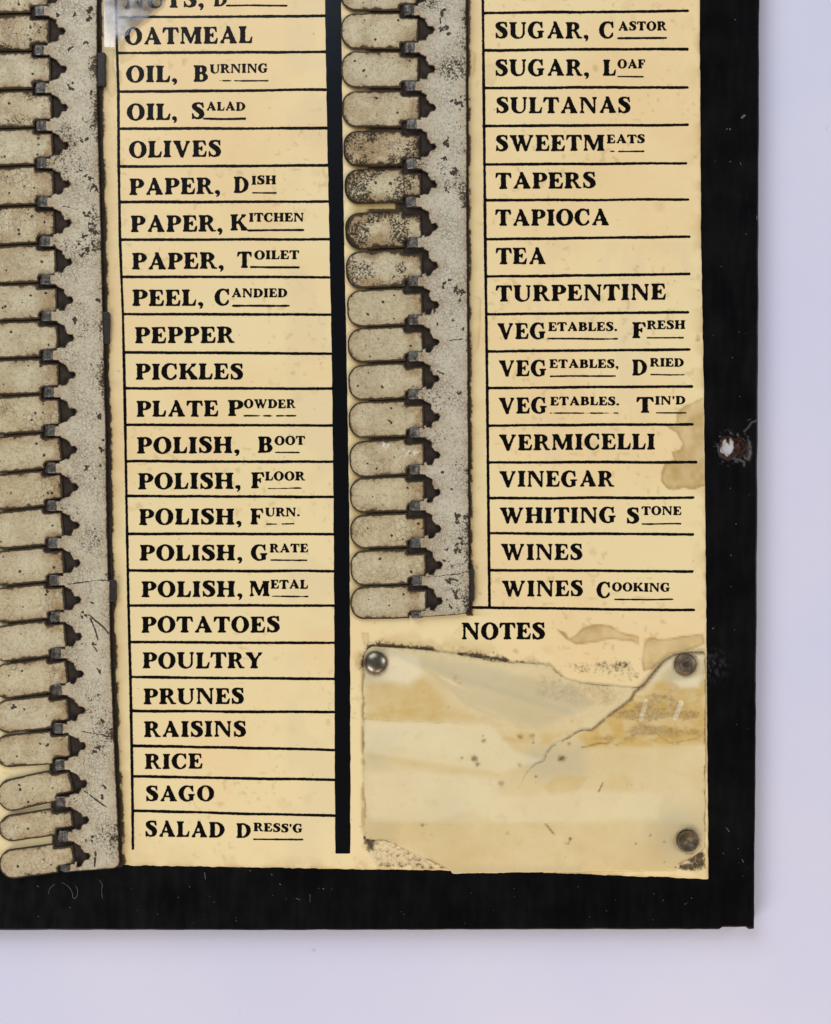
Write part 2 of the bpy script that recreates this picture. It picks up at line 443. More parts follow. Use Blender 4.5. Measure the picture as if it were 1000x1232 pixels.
# the printed card
CARD_R = [(-700, 838), (0, 842), (280, 843.5), (480, 847), (760, 850), (1057, 852.5)]
CARD_B = [(-480, 1037), (100, 1040), (150, 1041), (430, 1046), (545, 1047.5), (640, 1049), (760, 1054), (853, 1057.5)]
xs = np.concatenate([ar(-470, -15, 13), ar(-4, 440, 2), ar(441.5, 856, 1.5)])
ys = np.concatenate([ar(-660, -15, 13), ar(-4, 1030, 2), ar(1031, 1062, 1.0)])
X, Y = np.meshgrid(xs, ys)
F = np.minimum(lerp_pts(CARD_R, Y) - X + (fbm(X, Y, 9, 2, 11) - .5) * 1.1, lerp_pts(CARD_B, X) - Y + (fbm(X, Y, 8, 3, 12) - .5) * 2.2)
F = np.minimum(F, np.minimum(X + 462, Y + 652))
RAIL_R_EDGE = [(-150, 559), (0, 561.3), (250, 562), (500, 563.5), (650, 564.5), (745, 565.6)]
RAIL_L_EDGE = [(-150, 114), (0, 117), (130, 117.5), (250, 121), (500, 127), (690, 130), (697, 131), (700, 133), (760, 132.5), (900, 138), (1047, 144.5)]
STAINS = [  # outline, strength of the fill, strength of the tide line, warp
    ([(852, 476), (836, 482), (823, 488), (815, 498), (812, 512), (803, 514), (812, 522), (820, 532), (818, 540), (809, 545), (811, 553), (800, 558), (796, 568), (796, 578), (803, 586), (812, 588), (822, 585), (835, 588), (853, 584)], .74, .34, 5),
    ([(566, 354), (579, 357), (578, 392), (575, 420), (567, 432), (563, 400)], .30, .22, 3),
    ([(126, 60), (140, 60), (141, 112), (133, 118), (126, 108)], .34, .2, 5),
    ([(148, 60), (163, 66), (160, 74), (146, 78)], .30, .1, 6),
    ([(142, 80), (147, 86), (146, 100), (141, 108)], .35, .2, 3),
    ([(564, 60), (573, 62), (573, 85), (566, 103), (562, 98)], .40, .2, 3),
    ([(574, 94), (579, 98), (576, 106), (571, 104)], .35, .1, 3),
    ([(582, 80), (594, 78), (600, 92), (592, 104), (582, 100)], .22, .1, 6),
    ([(596, 76), (604, 84), (603, 96), (595, 92)], .18, .1, 6),
    ([(671, 757), (682, 760), (686, 767), (694, 763), (700, 756), (710, 751), (722, 750), (735, 752), (748, 759), (769, 765), (769, 777), (760, 772), (738, 769), (718, 774), (694, 775), (682, 768)], .60, .40, 4),
    ([(776, 775), (786, 768), (798, 767), (848, 761), (849, 775), (830, 782), (806, 787), (785, 804), (774, 806), (772, 794)], .58, .40, 5),
    ([(560, 748), (553, 752), (545, 764), (549, 776), (556, 768)], .12, .1, 6),
    ([(436, 760), (446, 762), (446, 770), (438, 776)], .35, .1, 4),
]
SPOTS = [(718, 81, 5, .55), (626, 62, 0, 0), (793, 248, 9, .34), (840, 408, 4.5, .95), (840, 404, 3, .7), (752, 10, 9, .22), (735, 22, 6, .16), (170, 126, 10, .20), (258, 203, 4, .22), (160, 66, 7, .4),
         (168, 608, 6, .5), (158, 611, 5, .35), (712, 664, 5, .28), (727, 666, 3, .4), (722, 358, 7, .25), (715, 535, 7, .2), (762, 22, 5, .2), (700, 548, 5, .18), (436, 945, 3, .6), (438, 860, 3, .4),
         (846, 905, 2.5, .7), (847, 940, 2.5, .5), (849, 1000, 3, .7), (836, 36, 3, .3), (837, 190, 3.5, .5), (578, 713, 3.5, .8), (572, 682, 4, .8), (141, 722, 6, .8), (139, 703, 4, .7), (146, 1030, 9, .8), (150, 1022, 6, .5), (135, 662, 4, .6), (138, 818, 2.5, .8), (596, 712, 2, .6), (620, 783, 4, .7), (610, 1046, 3, .3), (380, 206, 8, .16), (365, 255, 9, .14), (358, 478, 8, .16), (377, 470, 5, .2), (350, 420, 3, .3), (388, 418, 3, .3), (340, 965, 10, .16), (372, 960, 8, .14), (352, 878, 8, .12)]
def card_w(x, y, f):
    n1 = fbm(x, y, 26, 3, 70) - .5; n2 = fbm(x, y, 26, 3, 71) - .5; fine = fbm(x, y, 4.5, 3, 72); m = fbm(x, y, 14, 3, 73)
    st = np.zeros_like(x); dirt_shade = np.zeros_like(x); to = np.zeros_like(x); ye = np.zeros_like(x)
    for pts, fill, tide, wp in STAINS:
        p = np.array(pts); sel = (x > p[:, 0].min() - 14) & (x < p[:, 0].max() + 14) & (y > p[:, 1].min() - 14) & (y < p[:, 1].max() + 14)
        if not sel.any(): continue
        d = sd_poly(x[sel] + n1[sel] * wp * 1.6, y[sel] + n2[sel] * wp * 1.6, pts)
        s_ = sstep(-0.8, 1.2, d) * (fill * (0.35 + 1.2 * m[sel])) + tide * 1.2 * np.exp(-((d - 1.4) / 1.3) ** 2) * (.5 + m[sel])
        st[sel] = np.maximum(st[sel], s_)
    for sx, sy, r_, a in SPOTS:
        if r_ <= 0: continue
        sel = (np.abs(x - sx) < 3 * r_) & (np.abs(y - sy) < 3 * r_)
        if sel.any():
            d = np.hypot(x[sel] - sx + n1[sel] * 8, y[sel] - sy + n2[sel] * 8)
            st[sel] = np.maximum(st[sel], a * (1 - sstep(0.3 * r_, 1.1 * r_, d)) * (0.6 + 0.6 * m[sel]))
    # handled dirt beside the metal columns
    for edge in (RAIL_L_EDGE, RAIL_R_EDGE):
        d = x - lerp_pts(edge, y) - (4.5 if edge is RAIL_L_EDGE else 1.5)
        ok = (y < (1050 if edge is RAIL_L_EDGE else 742))
        g = np.where((d > -4) & ok, np.exp(-np.maximum(d, 0) / 7.5), 0)
        st = np.maximum(st, g * (0.35 + 0.9 * m) * 1.05)
        dirt_shade = np.maximum(dirt_shade, np.where((d > -6) & ok, np.exp(-(np.maximum(d, 0) / 4.2) ** 2), 0) * (0.40 + 0.65 * sstep(.3, .6, m)))
        to = np.maximum(to, np.where((d > 0) & (d < 20) & ok, 0.45 * m, 0))
    # rust under the tab columns, with the shade of the gaps painted in
    for (e0, e1, y1) in (((-150, 400), None, 1060),):
        pass
    under_r = sd_box(x, y, 424, 560, -200, 738, 8)
    st = np.maximum(st, sstep(-8, 8, under_r) * (0.55 + 0.5 * m)); dirt_shade = np.maximum(dirt_shade, np.where((y > 244.5) & (y < 252) & (x < 476), .12, sstep(426, 452, x) * sstep(0, 6, under_r) * 0.95))
    under_l = sd_poly(x, y, [(-60, -200), (110, -200), (140, 1040), (8, 1040), (-60, 500)])
    dirt_shade = np.maximum(dirt_shade, sstep(-4, 6, under_l) * sstep(0, 26, x - np.interp(y, [0, 860, 915, 1050], [-30, -5, 55, 60])) * 0.95)
    # dirt shadowing the sheet of notes: gathered along its edges
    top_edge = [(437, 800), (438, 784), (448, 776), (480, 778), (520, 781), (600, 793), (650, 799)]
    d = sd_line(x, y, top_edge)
    dirt_shade = np.maximum(dirt_shade, np.exp(-(d / 11) ** 2) * .60 * (.4 + m) + np.exp(-(d / 1.7) ** 2) * sstep(.25, .55, m) * 0.5)
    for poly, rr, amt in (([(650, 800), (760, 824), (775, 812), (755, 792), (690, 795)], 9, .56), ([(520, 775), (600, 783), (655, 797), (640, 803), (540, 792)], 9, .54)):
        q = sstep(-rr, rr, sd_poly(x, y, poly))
        dirt_shade = np.maximum(dirt_shade, q * amt * (.45 + .9 * m))
    for poly in ([(437, 1006), (470, 1012), (480, 1020), (540, 1044), (452, 1041), (444, 1030)], [(810, 1045), (846, 1022), (848, 1044), (830, 1048)]):
        q = sd_poly(x, y, poly)
        g = fbm(x, y, 22, 3, 74)
        dirt_shade = np.maximum(dirt_shade, sstep(-5, 3, q) * (.44 + .42 * sstep(.36, .62, g)))
        dirt_shade = np.maximum(dirt_shade, np.exp(-(np.abs(q) / 3.5) ** 2) * sstep(.30, .6, m) * 0.62)
        to = np.maximum(to, sstep(-2, 2, q) * 0.6)
    d = np.abs(x - 847.5); ok = (y > 785) & (y < 1046)
    st = np.maximum(st, np.where(ok, np.exp(-(d / 2.2) ** 2) * sstep(.35, .6, m) * 0.75, 0))
    d = np.abs(x - 436.5); ok = (y > 785) & (y < 1010)
    st = np.maximum(st, np.where(ok, np.exp(-(d / 2.0) ** 2) * sstep(.3, .55, m) * 0.9, 0))
    # faint tape bands and handling marks
    to = np.maximum(to, np.where((x > 340) & (x < 404), 0.35 * sstep(.42, .6, fbm(x, y, 50, 3, 75)) * sstep(338, 352, x), 0))
    to = np.maximum(to, np.where((x > 640) & (x < 850) & (y > 290) & (y < 560), 0.30 * sstep(.45, .65, fbm(x * 2.2, y * .5, 46, 3, 76)), 0))
    ye = 1.0 * sstep(.35, .65, fbm(x, y, 130, 3, 77) + sstep(150, 800, y) * .25 - .08)
    ye = np.maximum(ye, 0.4 * np.where(y > 600, sstep(.42, .62, fbm(x, y, 70, 3, 78)), 0))
    st = np.maximum(st, sstep(.70, .80, fbm(x, y, 6, 2, 79)) * 0.35 * sstep(.45, .6, fbm(x, y, 60, 2, 80)))
    rim = np.exp(-np.maximum(f, 0) / 1.6) * 0.45 + np.exp(-np.maximum(f, 0) / 9) * .40 * sstep(.35, .65, m)
    st = np.maximum(st, .5 * sstep(30, 0, sd_line(x, y, top_edge)) * sstep(.38, .66, fbm(x, y, 20, 3, 84)))
    st = np.maximum(st, .30 * sstep(60, 5, np.abs(y - 1035) + np.abs(x - 160) * .4) * m)
    st = np.maximum(st, rim)
    return np.stack([np.clip(st, 0, 1), np.clip(dirt_shade, 0, 1), np.clip(to, 0, 1), np.clip(ye, 0, 1)], 1)
def card_z(x, y): return (fbm(x, y, 90, 2, 81) - .5) * 0.5
card = plate('card', xs, ys, F, card_z, ZB - 0.6, M_CARD, board, card_w, bevel=0.6)
ZI = 0.45   # ink lies this far above the middle of the card
def ink_z(x, y): return card_z(x, y) + 0.18

# ------------------------------------------------------------------ printed rules
BAR_L = [(-640, 378), (0, 391), (150, 393.7), (300, 396.6), (450, 399.6), (600, 401.3), (750, 402.3), (900, 402.8), (1027, 403.4)]
BAR_R = [(-640, 396), (0, 410.6), (150, 412), (300, 414.3), (450, 417.6), (600, 420), (750, 421.3), (900, 421.7), (1027, 421.6)]
def solid_print(name, xs, ys, F):
    return plate(name, xs, ys, F, ink_z, -0.2, M_INK, card, bevel=0.01)
xs, ys = ar(388, 425, 1.0), np.concatenate([ar(-640, -20, 20), ar(-4, 1031, 2.0)])
X, Y = np.meshgrid(xs, ys)
F = np.minimum(np.minimum(X - lerp_pts(BAR_L, Y), lerp_pts(BAR_R, Y) - X) + (fbm(X, Y, 12, 3, 90) - .5) * 1.1, np.minimum(1027 - Y, Y + 630))
bar = solid_print('divider_bar', xs, ys, F); bar.data.materials[0] = M_BAR

L_ROWS = [(141, 20.8, 391, 19), (141, 64, 392, 62.4), (143, 110.5, 392, 108), (143, 154.8, 393, 154), (143, 200.4, 394, 199), (144, 243, 395, 242.5), (145, 288.6, 396, 288), (146, 333, 396, 333.6), (148, 378, 397.5, 378.6), (149, 424, 398.5, 425.4), (150, 467, 400, 467.5), (151, 511, 400, 512), (152, 555, 401, 555.6), (152, 597, 401, 598), (153, 642, 402, 643), (154, 686.4, 402, 687.3), (155, 728.4, 402, 728.7), (157, 772.5, 402, 773.7), (157, 814.5, 402, 816.6), (157, 855, 402, 857), (159, 897, 402, 902.4), (160, 934, 403, 938.4), (160, 975.6, 403, 981.6)]
L_VERT = [(139, -30), (139.5, 0), (141, 64), (142.5, 110), (143, 200), (144.5, 288), (148, 378), (150, 467), (151.5, 555), (153, 642), (154.7, 728), (157, 814), (158.5, 897), (159.5, 960), (160, 1021)]
R_ROWS = [(581, 15.9, 827.6, 12.9), (582, 60.3, 827, 59), (582, 106, 827, 105), (582, 151.7, 827.6, 150.2), (583, 198, 825.5, 196.5), (583, 241, 828, 240), (584, 288, 829.4, 284.7), (585, 333, 829.4, 329.7), (585, 378, 828, 376), (586, 423, 829.4, 420.6), (586, 467, 832.4, 465), (587, 512, 833, 510.6), (587, 556.5, 837.5, 556), (588, 599.5, 834, 598.8), (589, 641.7, 833.6, 643), (589, 686, 833, 687.6), (566, 731, 835, 734)]
R_VERT = [(580.6, -30), (581, 0), (582.5, 150), (584, 300), (586, 450), (587.6, 600), (589, 731)]
def ruled(name, rows, vert, x0, x1, y1, seed):
    xs, ys = ar(x0, x1, 0.9), ar(-12, y1, 0.7)
    X, Y = np.meshgrid(xs, ys)
    F = np.full(X.shape, -9.0)
    for k, (a, b, c, d) in enumerate(rows):
        j0, j1 = np.searchsorted(ys, min(b, d) - 6), np.searchsorted(ys, max(b, d) + 6)
        x_, y_ = X[j0:j1], Y[j0:j1]
        th = 1.62 + 0.5 * (fbm(x_, y_ * 0 + k * 31, 40, 2, seed) - .5)
        wob = (fbm(x_, y_ * 0 + k * 57, 60, 2, seed + 3) - .5) * 1.2
        F[j0:j1] = np.maximum(F[j0:j1], th - sd_seg(x_, y_ + wob, a, b, c, d))
    d = sd_line(X, Y, vert)
    F = np.maximum(F, 1.65 + 0.5 * (fbm(X * 0, Y, 50, 2, seed + 9) - .5) - d)
    F += (fbm(X, Y, 2.6, 2, seed + 5) - .5) * 0.7
    return solid_print(name, xs, ys, F)
ruled('ruled_lines', L_ROWS, L_VERT, 136, 405, 1026, 100)
ruled('ruled_lines', R_ROWS, R_VERT, 560, 840, 738, 130)

# ------------------------------------------------------------------ lettering: a bold old-style capital alphabet drawn in code
GH = 84; PAD = 16
class G:
    def __init__(s, w):
        s.w = w
        nx = int(round(w * GH)) + 2 * PAD; ny = GH + int(0.3 * GH) + 2 * PAD
        s.x, s.y = np.meshgrid((np.arange(nx) - PAD) / GH, 1 - (np.arange(ny) - PAD) / GH)
        s.m = np.zeros(s.x.shape, bool)
    def poly(s, pts, add=True):
        q = sd_poly(s.x, s.y, pts) > 0
        s.m = (s.m | q) if add else (s.m & ~q); return s
    def box(s, x0, x1, y0, y1, add=True): return s.poly([(x0, y0), (x1, y0), (x1, y1), (x0, y1)], add)
    def ell(s, cx, cy, rx, ry, add=True, clip=None):
        q = ((s.x - cx) / rx) ** 2 + ((s.y - cy) / ry) ** 2 < 1
        if clip: q &= (s.x > clip[0]) & (s.x < clip[1]) & (s.y > clip[2]) & (s.y < clip[3])
        s.m = (s.m | q) if add else (s.m & ~q); return s
    def foot(s, x0, x1, y, up=1):      # bracketed serif under a stem spanning x0..x1
        a = 0.085; b = 0.075
        s.poly([(x0 - a, y), (x1 + a, y), (x1 + a, y + up * b * .75), (x1 + .02, y + up * b * 1.5), (x1, y + up * .2), (x0, y + up * .2), (x0 - .02, y + up * b * 1.5), (x0 - a, y + up * b * .75)])
        return s
    def stem(s, x0, w, top=True, bot=True):
        s.box(x0, x0 + w, 0, 1)
        if bot: s.foot(x0, x0 + w, 0, 1)
        if top: s.foot(x0, x0 + w, 1, -1)
        return s
    def done(s):
        f = s.m.astype(float); k = np.exp(-0.5 * (np.arange(-6, 7) / 2.4) ** 2); k /= k.sum()
        for ax in (0, 1): f = np.apply_along_axis(lambda v: np.convolve(v, k, 'same'), ax, f)
        return f
ST = .25; TH = .095
def stroke(g, pts):
    p = np.array(pts, float); n = len(p)
    for i in range(n - 1):
        p0, p1, p2, p3 = p[max(i - 1, 0)], p[i], p[i + 1], p[min(i + 2, n - 1)]
        for t in np.linspace(0, 1, 14):
            q = 0.5 * ((2 * p1) + (-p0 + p2) * t + (2 * p0 - 5 * p1 + 4 * p2 - p3) * t * t + (-p0 + 3 * p1 - 3 * p2 + p3) * t ** 3)
            g.ell(q[0], q[1], q[2], q[2])
def make_glyphs():
    D = {}
    def I_(): g = G(.47); g.stem(.11, ST); return g
    def H_(): g = G(1.0); g.stem(.10, ST); g.stem(.65, ST); g.box(.3, .7, .455, .555); return g
    def E_(f=False):
        g = G(.80 if not f else .76); g.stem(.10, ST)
        g.box(.2, .70, .905, 1); g.poly([(.70, 1), (.735, .67), (.685, .67), (.60, .89), (.5, .92), (.5, 1)])
        g.box(.2, .50, .455, .55); g.poly([(.555, .34), (.555, .66), (.51, .66), (.44, .54), (.44, .46), (.51, .34)])
        if not f:
            g.box(.2, .74, 0, .095); g.poly([(.74, 0), (.785, .36), (.735, .36), (.64, .12), (.5, .08), (.5, 0)])
        return g
    def L_(): 
        g = G(.76); g.stem(.10, ST); g.box(.2, .70, 0, .095); g.poly([(.70, 0), (.75, .40), (.70, .40), (.60, .13), (.46, .08), (.46, 0)]); return g
    def T_():
        g = G(.86); g.stem(.305, ST, top=False); g.box(.04, .82, .9, 1)
        g.poly([(.03, 1), (.0, .66), (.05, .66), (.16, .88), (.3, .92), (.3, 1)]); g.poly([(.83, 1), (.86, .66), (.81, .66), (.70, .88), (.56, .92), (.56, 1)]); return g
    def bowl(g, x, y0, y1, rx, th=ST, ins=.085):
        cy = (y0 + y1) / 2; ry = (y1 - y0) / 2
        g.box(x - .1, x, y0, y1); g.ell(x, cy, rx, ry, True, (x - .001, 9, -9, 9))
        g.box(x - .12, x, y0 + ins, y1 - ins, False); g.ell(x, cy, rx - th, ry - ins, False, (x - .001, 9, -9, 9))
    def P_():
        g = G(.80); bowl(g, .45, .42, 1.0, .34); g.stem(.10, ST); return g
    def R_():
        g = G(.92); bowl(g, .44, .46, 1.0, .33); g.poly([(.34, .54), (.52, .54), (.66, .38), (.80, .09), (.93, .06), (.93, 0), (.66, 0), (.56, .26), (.48, .42), (.34, .46)]); g.stem(.10, ST); return g
    def B_():
        g = G(.84); bowl(g, .45, .48, 1.0, .30); bowl2 = G(.84); bowl(bowl2, .46, 0, .555, .35); g.m |= bowl2.m; g.stem(.10, ST); return g
    def D_():
        g = G(.95); bowl(g, .38, 0, 1.0, .53, .26, .085); g.stem(.10, ST); return g
    def O_():
        g = G(.96); g.ell(.48, .5, .46, .53); g.ell(.48, .5, .205, .445, False); return g
    def C_(gg=False):
        g = G(.88 if not gg else .97); g.ell(.47, .5, .45, .53); g.ell(.52, .5, .235, .44, False)
        g.poly([(.62, .42), (1.2, .10), (1.2, .86), (.62, .62)], False)
        g.box(.80, 1.2, -.1, 1.1, False)
        g.poly([(.74, 1.02), (.80, 1.02), (.815, .62), (.76, .62), (.70, .80), (.62, .93), (.70, .93)])
        if gg:
            g.box(.60, .82, .04, .42); g.box(.52, .91, .38, .455)
        else:
            g.poly([(.66, .06), (.80, .24), (.77, .28), (.6, .12)])
        return g
    def S_():
        g = G(.72)
        stroke(g, [(.63, .73, .035), (.58, .89, .045), (.44, .965, .05), (.30, .955, .06), (.18, .85, .105), (.20, .70, .13), (.36, .565, .145), (.50, .45, .145), (.565, .29, .13), (.52, .13, .10), (.38, .04, .055), (.25, .045, .05), (.14, .14, .045), (.085, .29, .035)])
        g.poly([(.585, 1.02), (.64, 1.02), (.665, .67), (.615, .67), (.55, .86)]); g.poly([(.05, -.02), (.105, -.02), (.16, .14), (.10, .36), (.05, .36)])
        return g
    def A_():
        g = G(1.0); g.poly([(.39, 1.03), (.55, 1.03), (.92, .05), (.62, .05)]); g.poly([(.135, .03), (.225, .03), (.50, .82), (.45, .95), (.43, .93)])
        g.box(.22, .72, .27, .365); g.foot(.145, .205, 0); g.foot(.645, .875, 0); return g
    def V_():
        g = G(.98); g.poly([(.09, .97), (.37, .97), (.60, .0), (.45, -.03)]); g.poly([(.45, -.03), (.56, -.03), (.86, .97), (.77, .97), (.50, .2)])
        g.foot(.105, .345, 1, -1); g.foot(.775, .845, 1, -1); return g
    def W_():
        g = G(1.36)
        g.poly([(.08, .97), (.34, .97), (.53, .0), (.41, -.03)]); g.poly([(.41, -.03), (.50, -.03), (.72, .9), (.63, .95), (.44, .2)])
        g.poly([(.50, .97), (.76, .97), (.97, .0), (.84, -.03)]); g.poly([(.84, -.03), (.95, -.03), (1.24, .97), (1.15, .97), (.90, .2)])
        g.foot(.095, .32, 1, -1); g.foot(.55, .72, 1, -1); g.foot(1.155, 1.225, 1, -1); return g
    def M_():
        g = G(1.22); g.stem(.13, .075); g.box(.07, .13, .925, 1); g.stem(.86, ST); g.poly([(.10, 1), (.38, 1), (.64, .25), (.60, .02), (.55, .02)]); g.poly([(.57, .02), (.64, .02), (.93, .96), (.86, 1), (.60, .25)]); return g
    def N_():
        g = G(1.02); g.stem(.13, .085, top=False); g.box(.03, .3, .925, 1); g.stem(.80, .085, bot=False); g.poly([(.12, 1), (.38, 1), (.885, .12), (.885, -.03), (.79, -.03)]); return g
    def K_():
        g = G(.99); g.stem(.10, ST); g.poly([(.33, .44), (.42, .40), (.84, .96), (.74, .96)]); g.poly([(.40, .56), (.56, .64), (.96, .05), (.66, .05)]); g.foot(.69, .91, 0); g.foot(.72, .82, 1, -1); return g
    def U_():
        g = G(.98); g.box(.10, .35, .3, 1); g.foot(.10, .35, 1, -1); g.box(.77, .86, .3, 1); g.foot(.775, .855, 1, -1)
        g.ell(.48, .33, .38, .36, True, (0, 2, -1, .331)); g.ell(.56, .33, .21, .265, False, (.35, .77, -1, .331)); g.box(.35, .77, .33, .9, False); return g
    def Y_():
        g = G(.94); g.stem(.36, ST, top=False); g.box(.3, .7, .55, 1.05, False); g.poly([(.07, .97), (.35, .97), (.60, .46), (.46, .36), (.36, .44)]); g.poly([(.50, .44), (.60, .46), (.86, .97), (.77, .97), (.53, .56)]); g.foot(.09, .32, 1, -1); g.foot(.775, .85, 1, -1); return g
    def comma(up=0):
        g = G(.34); g.ell(.17, .09 + up, .125, .115); g.poly([(.28, .10 + up), (.295, .0 + up), (.24, -.14 + up), (.12, -.22 + up), (.10, -.18 + up), (.18, -.1 + up), (.17, .0 + up)]); return g
    def dot(): g = G(.32); g.ell(.16, .10, .12, .115); return g
    def apo(): g = G(.28); g.ell(.14, .9, .09, .09); g.poly([(.05, .9), (.23, .9), (.16, .60), (.11, .60)]); return g
    for ch, f in dict(I=I_, H=H_, E=E_, L=L_, T=T_, P=P_, R=R_, B=B_, D=D_, O=O_, C=C_, S=S_, A=A_, V=V_, W=W_, M=M_, N=N_, K=K_, U=U_, Y=Y_).items():
        g = f(); D[ch] = (g.done(), g.w)
    for ch, g in (('F', E_(True)), ('G', C_(True)), (',', comma()), ('.', dot()), ("'", apo())): D[ch] = (g.done(), g.w)
    return D
GLYPH = make_glyphs()

def paint_text(X, Y, F, text, x0, x1, b0, b1, cap, track=.045):
    """adds the word to field F; baseline runs from (x0,b0) to (x1,b1)"""
    tot = sum(.34 if c == ' ' else GLYPH[c][1] + track for c in text) - track
    hs = (x1 - x0) / (tot * cap)
    pen = 0.0
    for c in text:
        if c == ' ': pen += .34; continue
        gm, gw = GLYPH[c]
        gx = x0 + pen * cap * hs; base = b0 + (b1 - b0) * (gx - x0) / max(x1 - x0, 1) + random.uniform(-.18, .18)
        pen += gw + track
        xs = X[0]; ys = Y[:, 0]
        i0, i1 = np.searchsorted(xs, gx - .15 * cap), np.searchsorted(xs, gx + (gw * hs + .15) * cap)
        j0, j1 = np.searchsorted(ys, base - 1.15 * cap), np.searchsorted(ys, base + .38 * cap)
        if i1 <= i0 or j1 <= j0: continue
        u = (X[j0:j1, i0:i1] - gx) / (cap * hs) * GH + PAD; v = (1 - (base - Y[j0:j1, i0:i1]) / cap) * GH + PAD
        u = np.clip(u, 0, gm.shape[1] - 1.001); v = np.clip(v, 0, gm.shape[0] - 1.001)
        iu = u.astype(int); iv = v.astype(int); fu = u - iu; fv = v - iv
        g = (gm[iv, iu] * (1 - fu) + gm[iv, iu + 1] * fu) * (1 - fv) + (gm[iv + 1, iu] * (1 - fu) + gm[iv + 1, iu + 1] * fu) * fv
        if cap < 12: g = np.minimum(g * 1.3, 1)
        F[j0:j1, i0:i1] = np.maximum(F[j0:j1, i0:i1], g)

random.seed(4)
def line_of_text(words, rules, seed, weight=0.0):
    """words: (text,x0,x1,baseline left,baseline right,cap height); rules: (x0,x1,y,half thickness,broken)"""
    xa = min([w[1] for w in words] + [r[0] for r in rules]) - 4; xb = max([w[2] for w in words] + [r[1] for r in rules]) + 5
    ya = min(w[3] - w[5] for w in words) - 4; yb = max([max(w[3], w[4]) for w in words]) + 8
    ya = max(ya, -20)
    st = 0.5
    xs, ys = ar(xa, xb, st), ar(ya, yb, st)
    X, Y = np.meshgrid(xs, ys); F = np.zeros(X.shape)
    for w in words: paint_text(X, Y, F, *w)
    F = F - 0.355 + weight
    F += (fbm(X, Y, 1.7, 2, seed) - .5) * 0.42 + (fbm(X, Y, 7, 2, seed + 1) - .5) * 0.16
    for x0, x1, y, th, brk in rules:
        d = th + (fbm(X, Y * 0, 9, 2, seed + 2) - .5) * .5 - sd_seg(X, Y + (fbm(X, Y * 0, 30, 1, seed + 3) - .5) * .7, x0, y, x1, y)
        if brk: d -= 1.1 * sstep(.56, .74, vnoise(X, Y * 0, 7, seed + 4)) * brk
        F = np.maximum(F, (d + .12) * 0.6 + (fbm(X, Y, 1.7, 2, seed) - .5) * 0.3)
    o = solid_print('lettering', xs, ys, F)
    return o

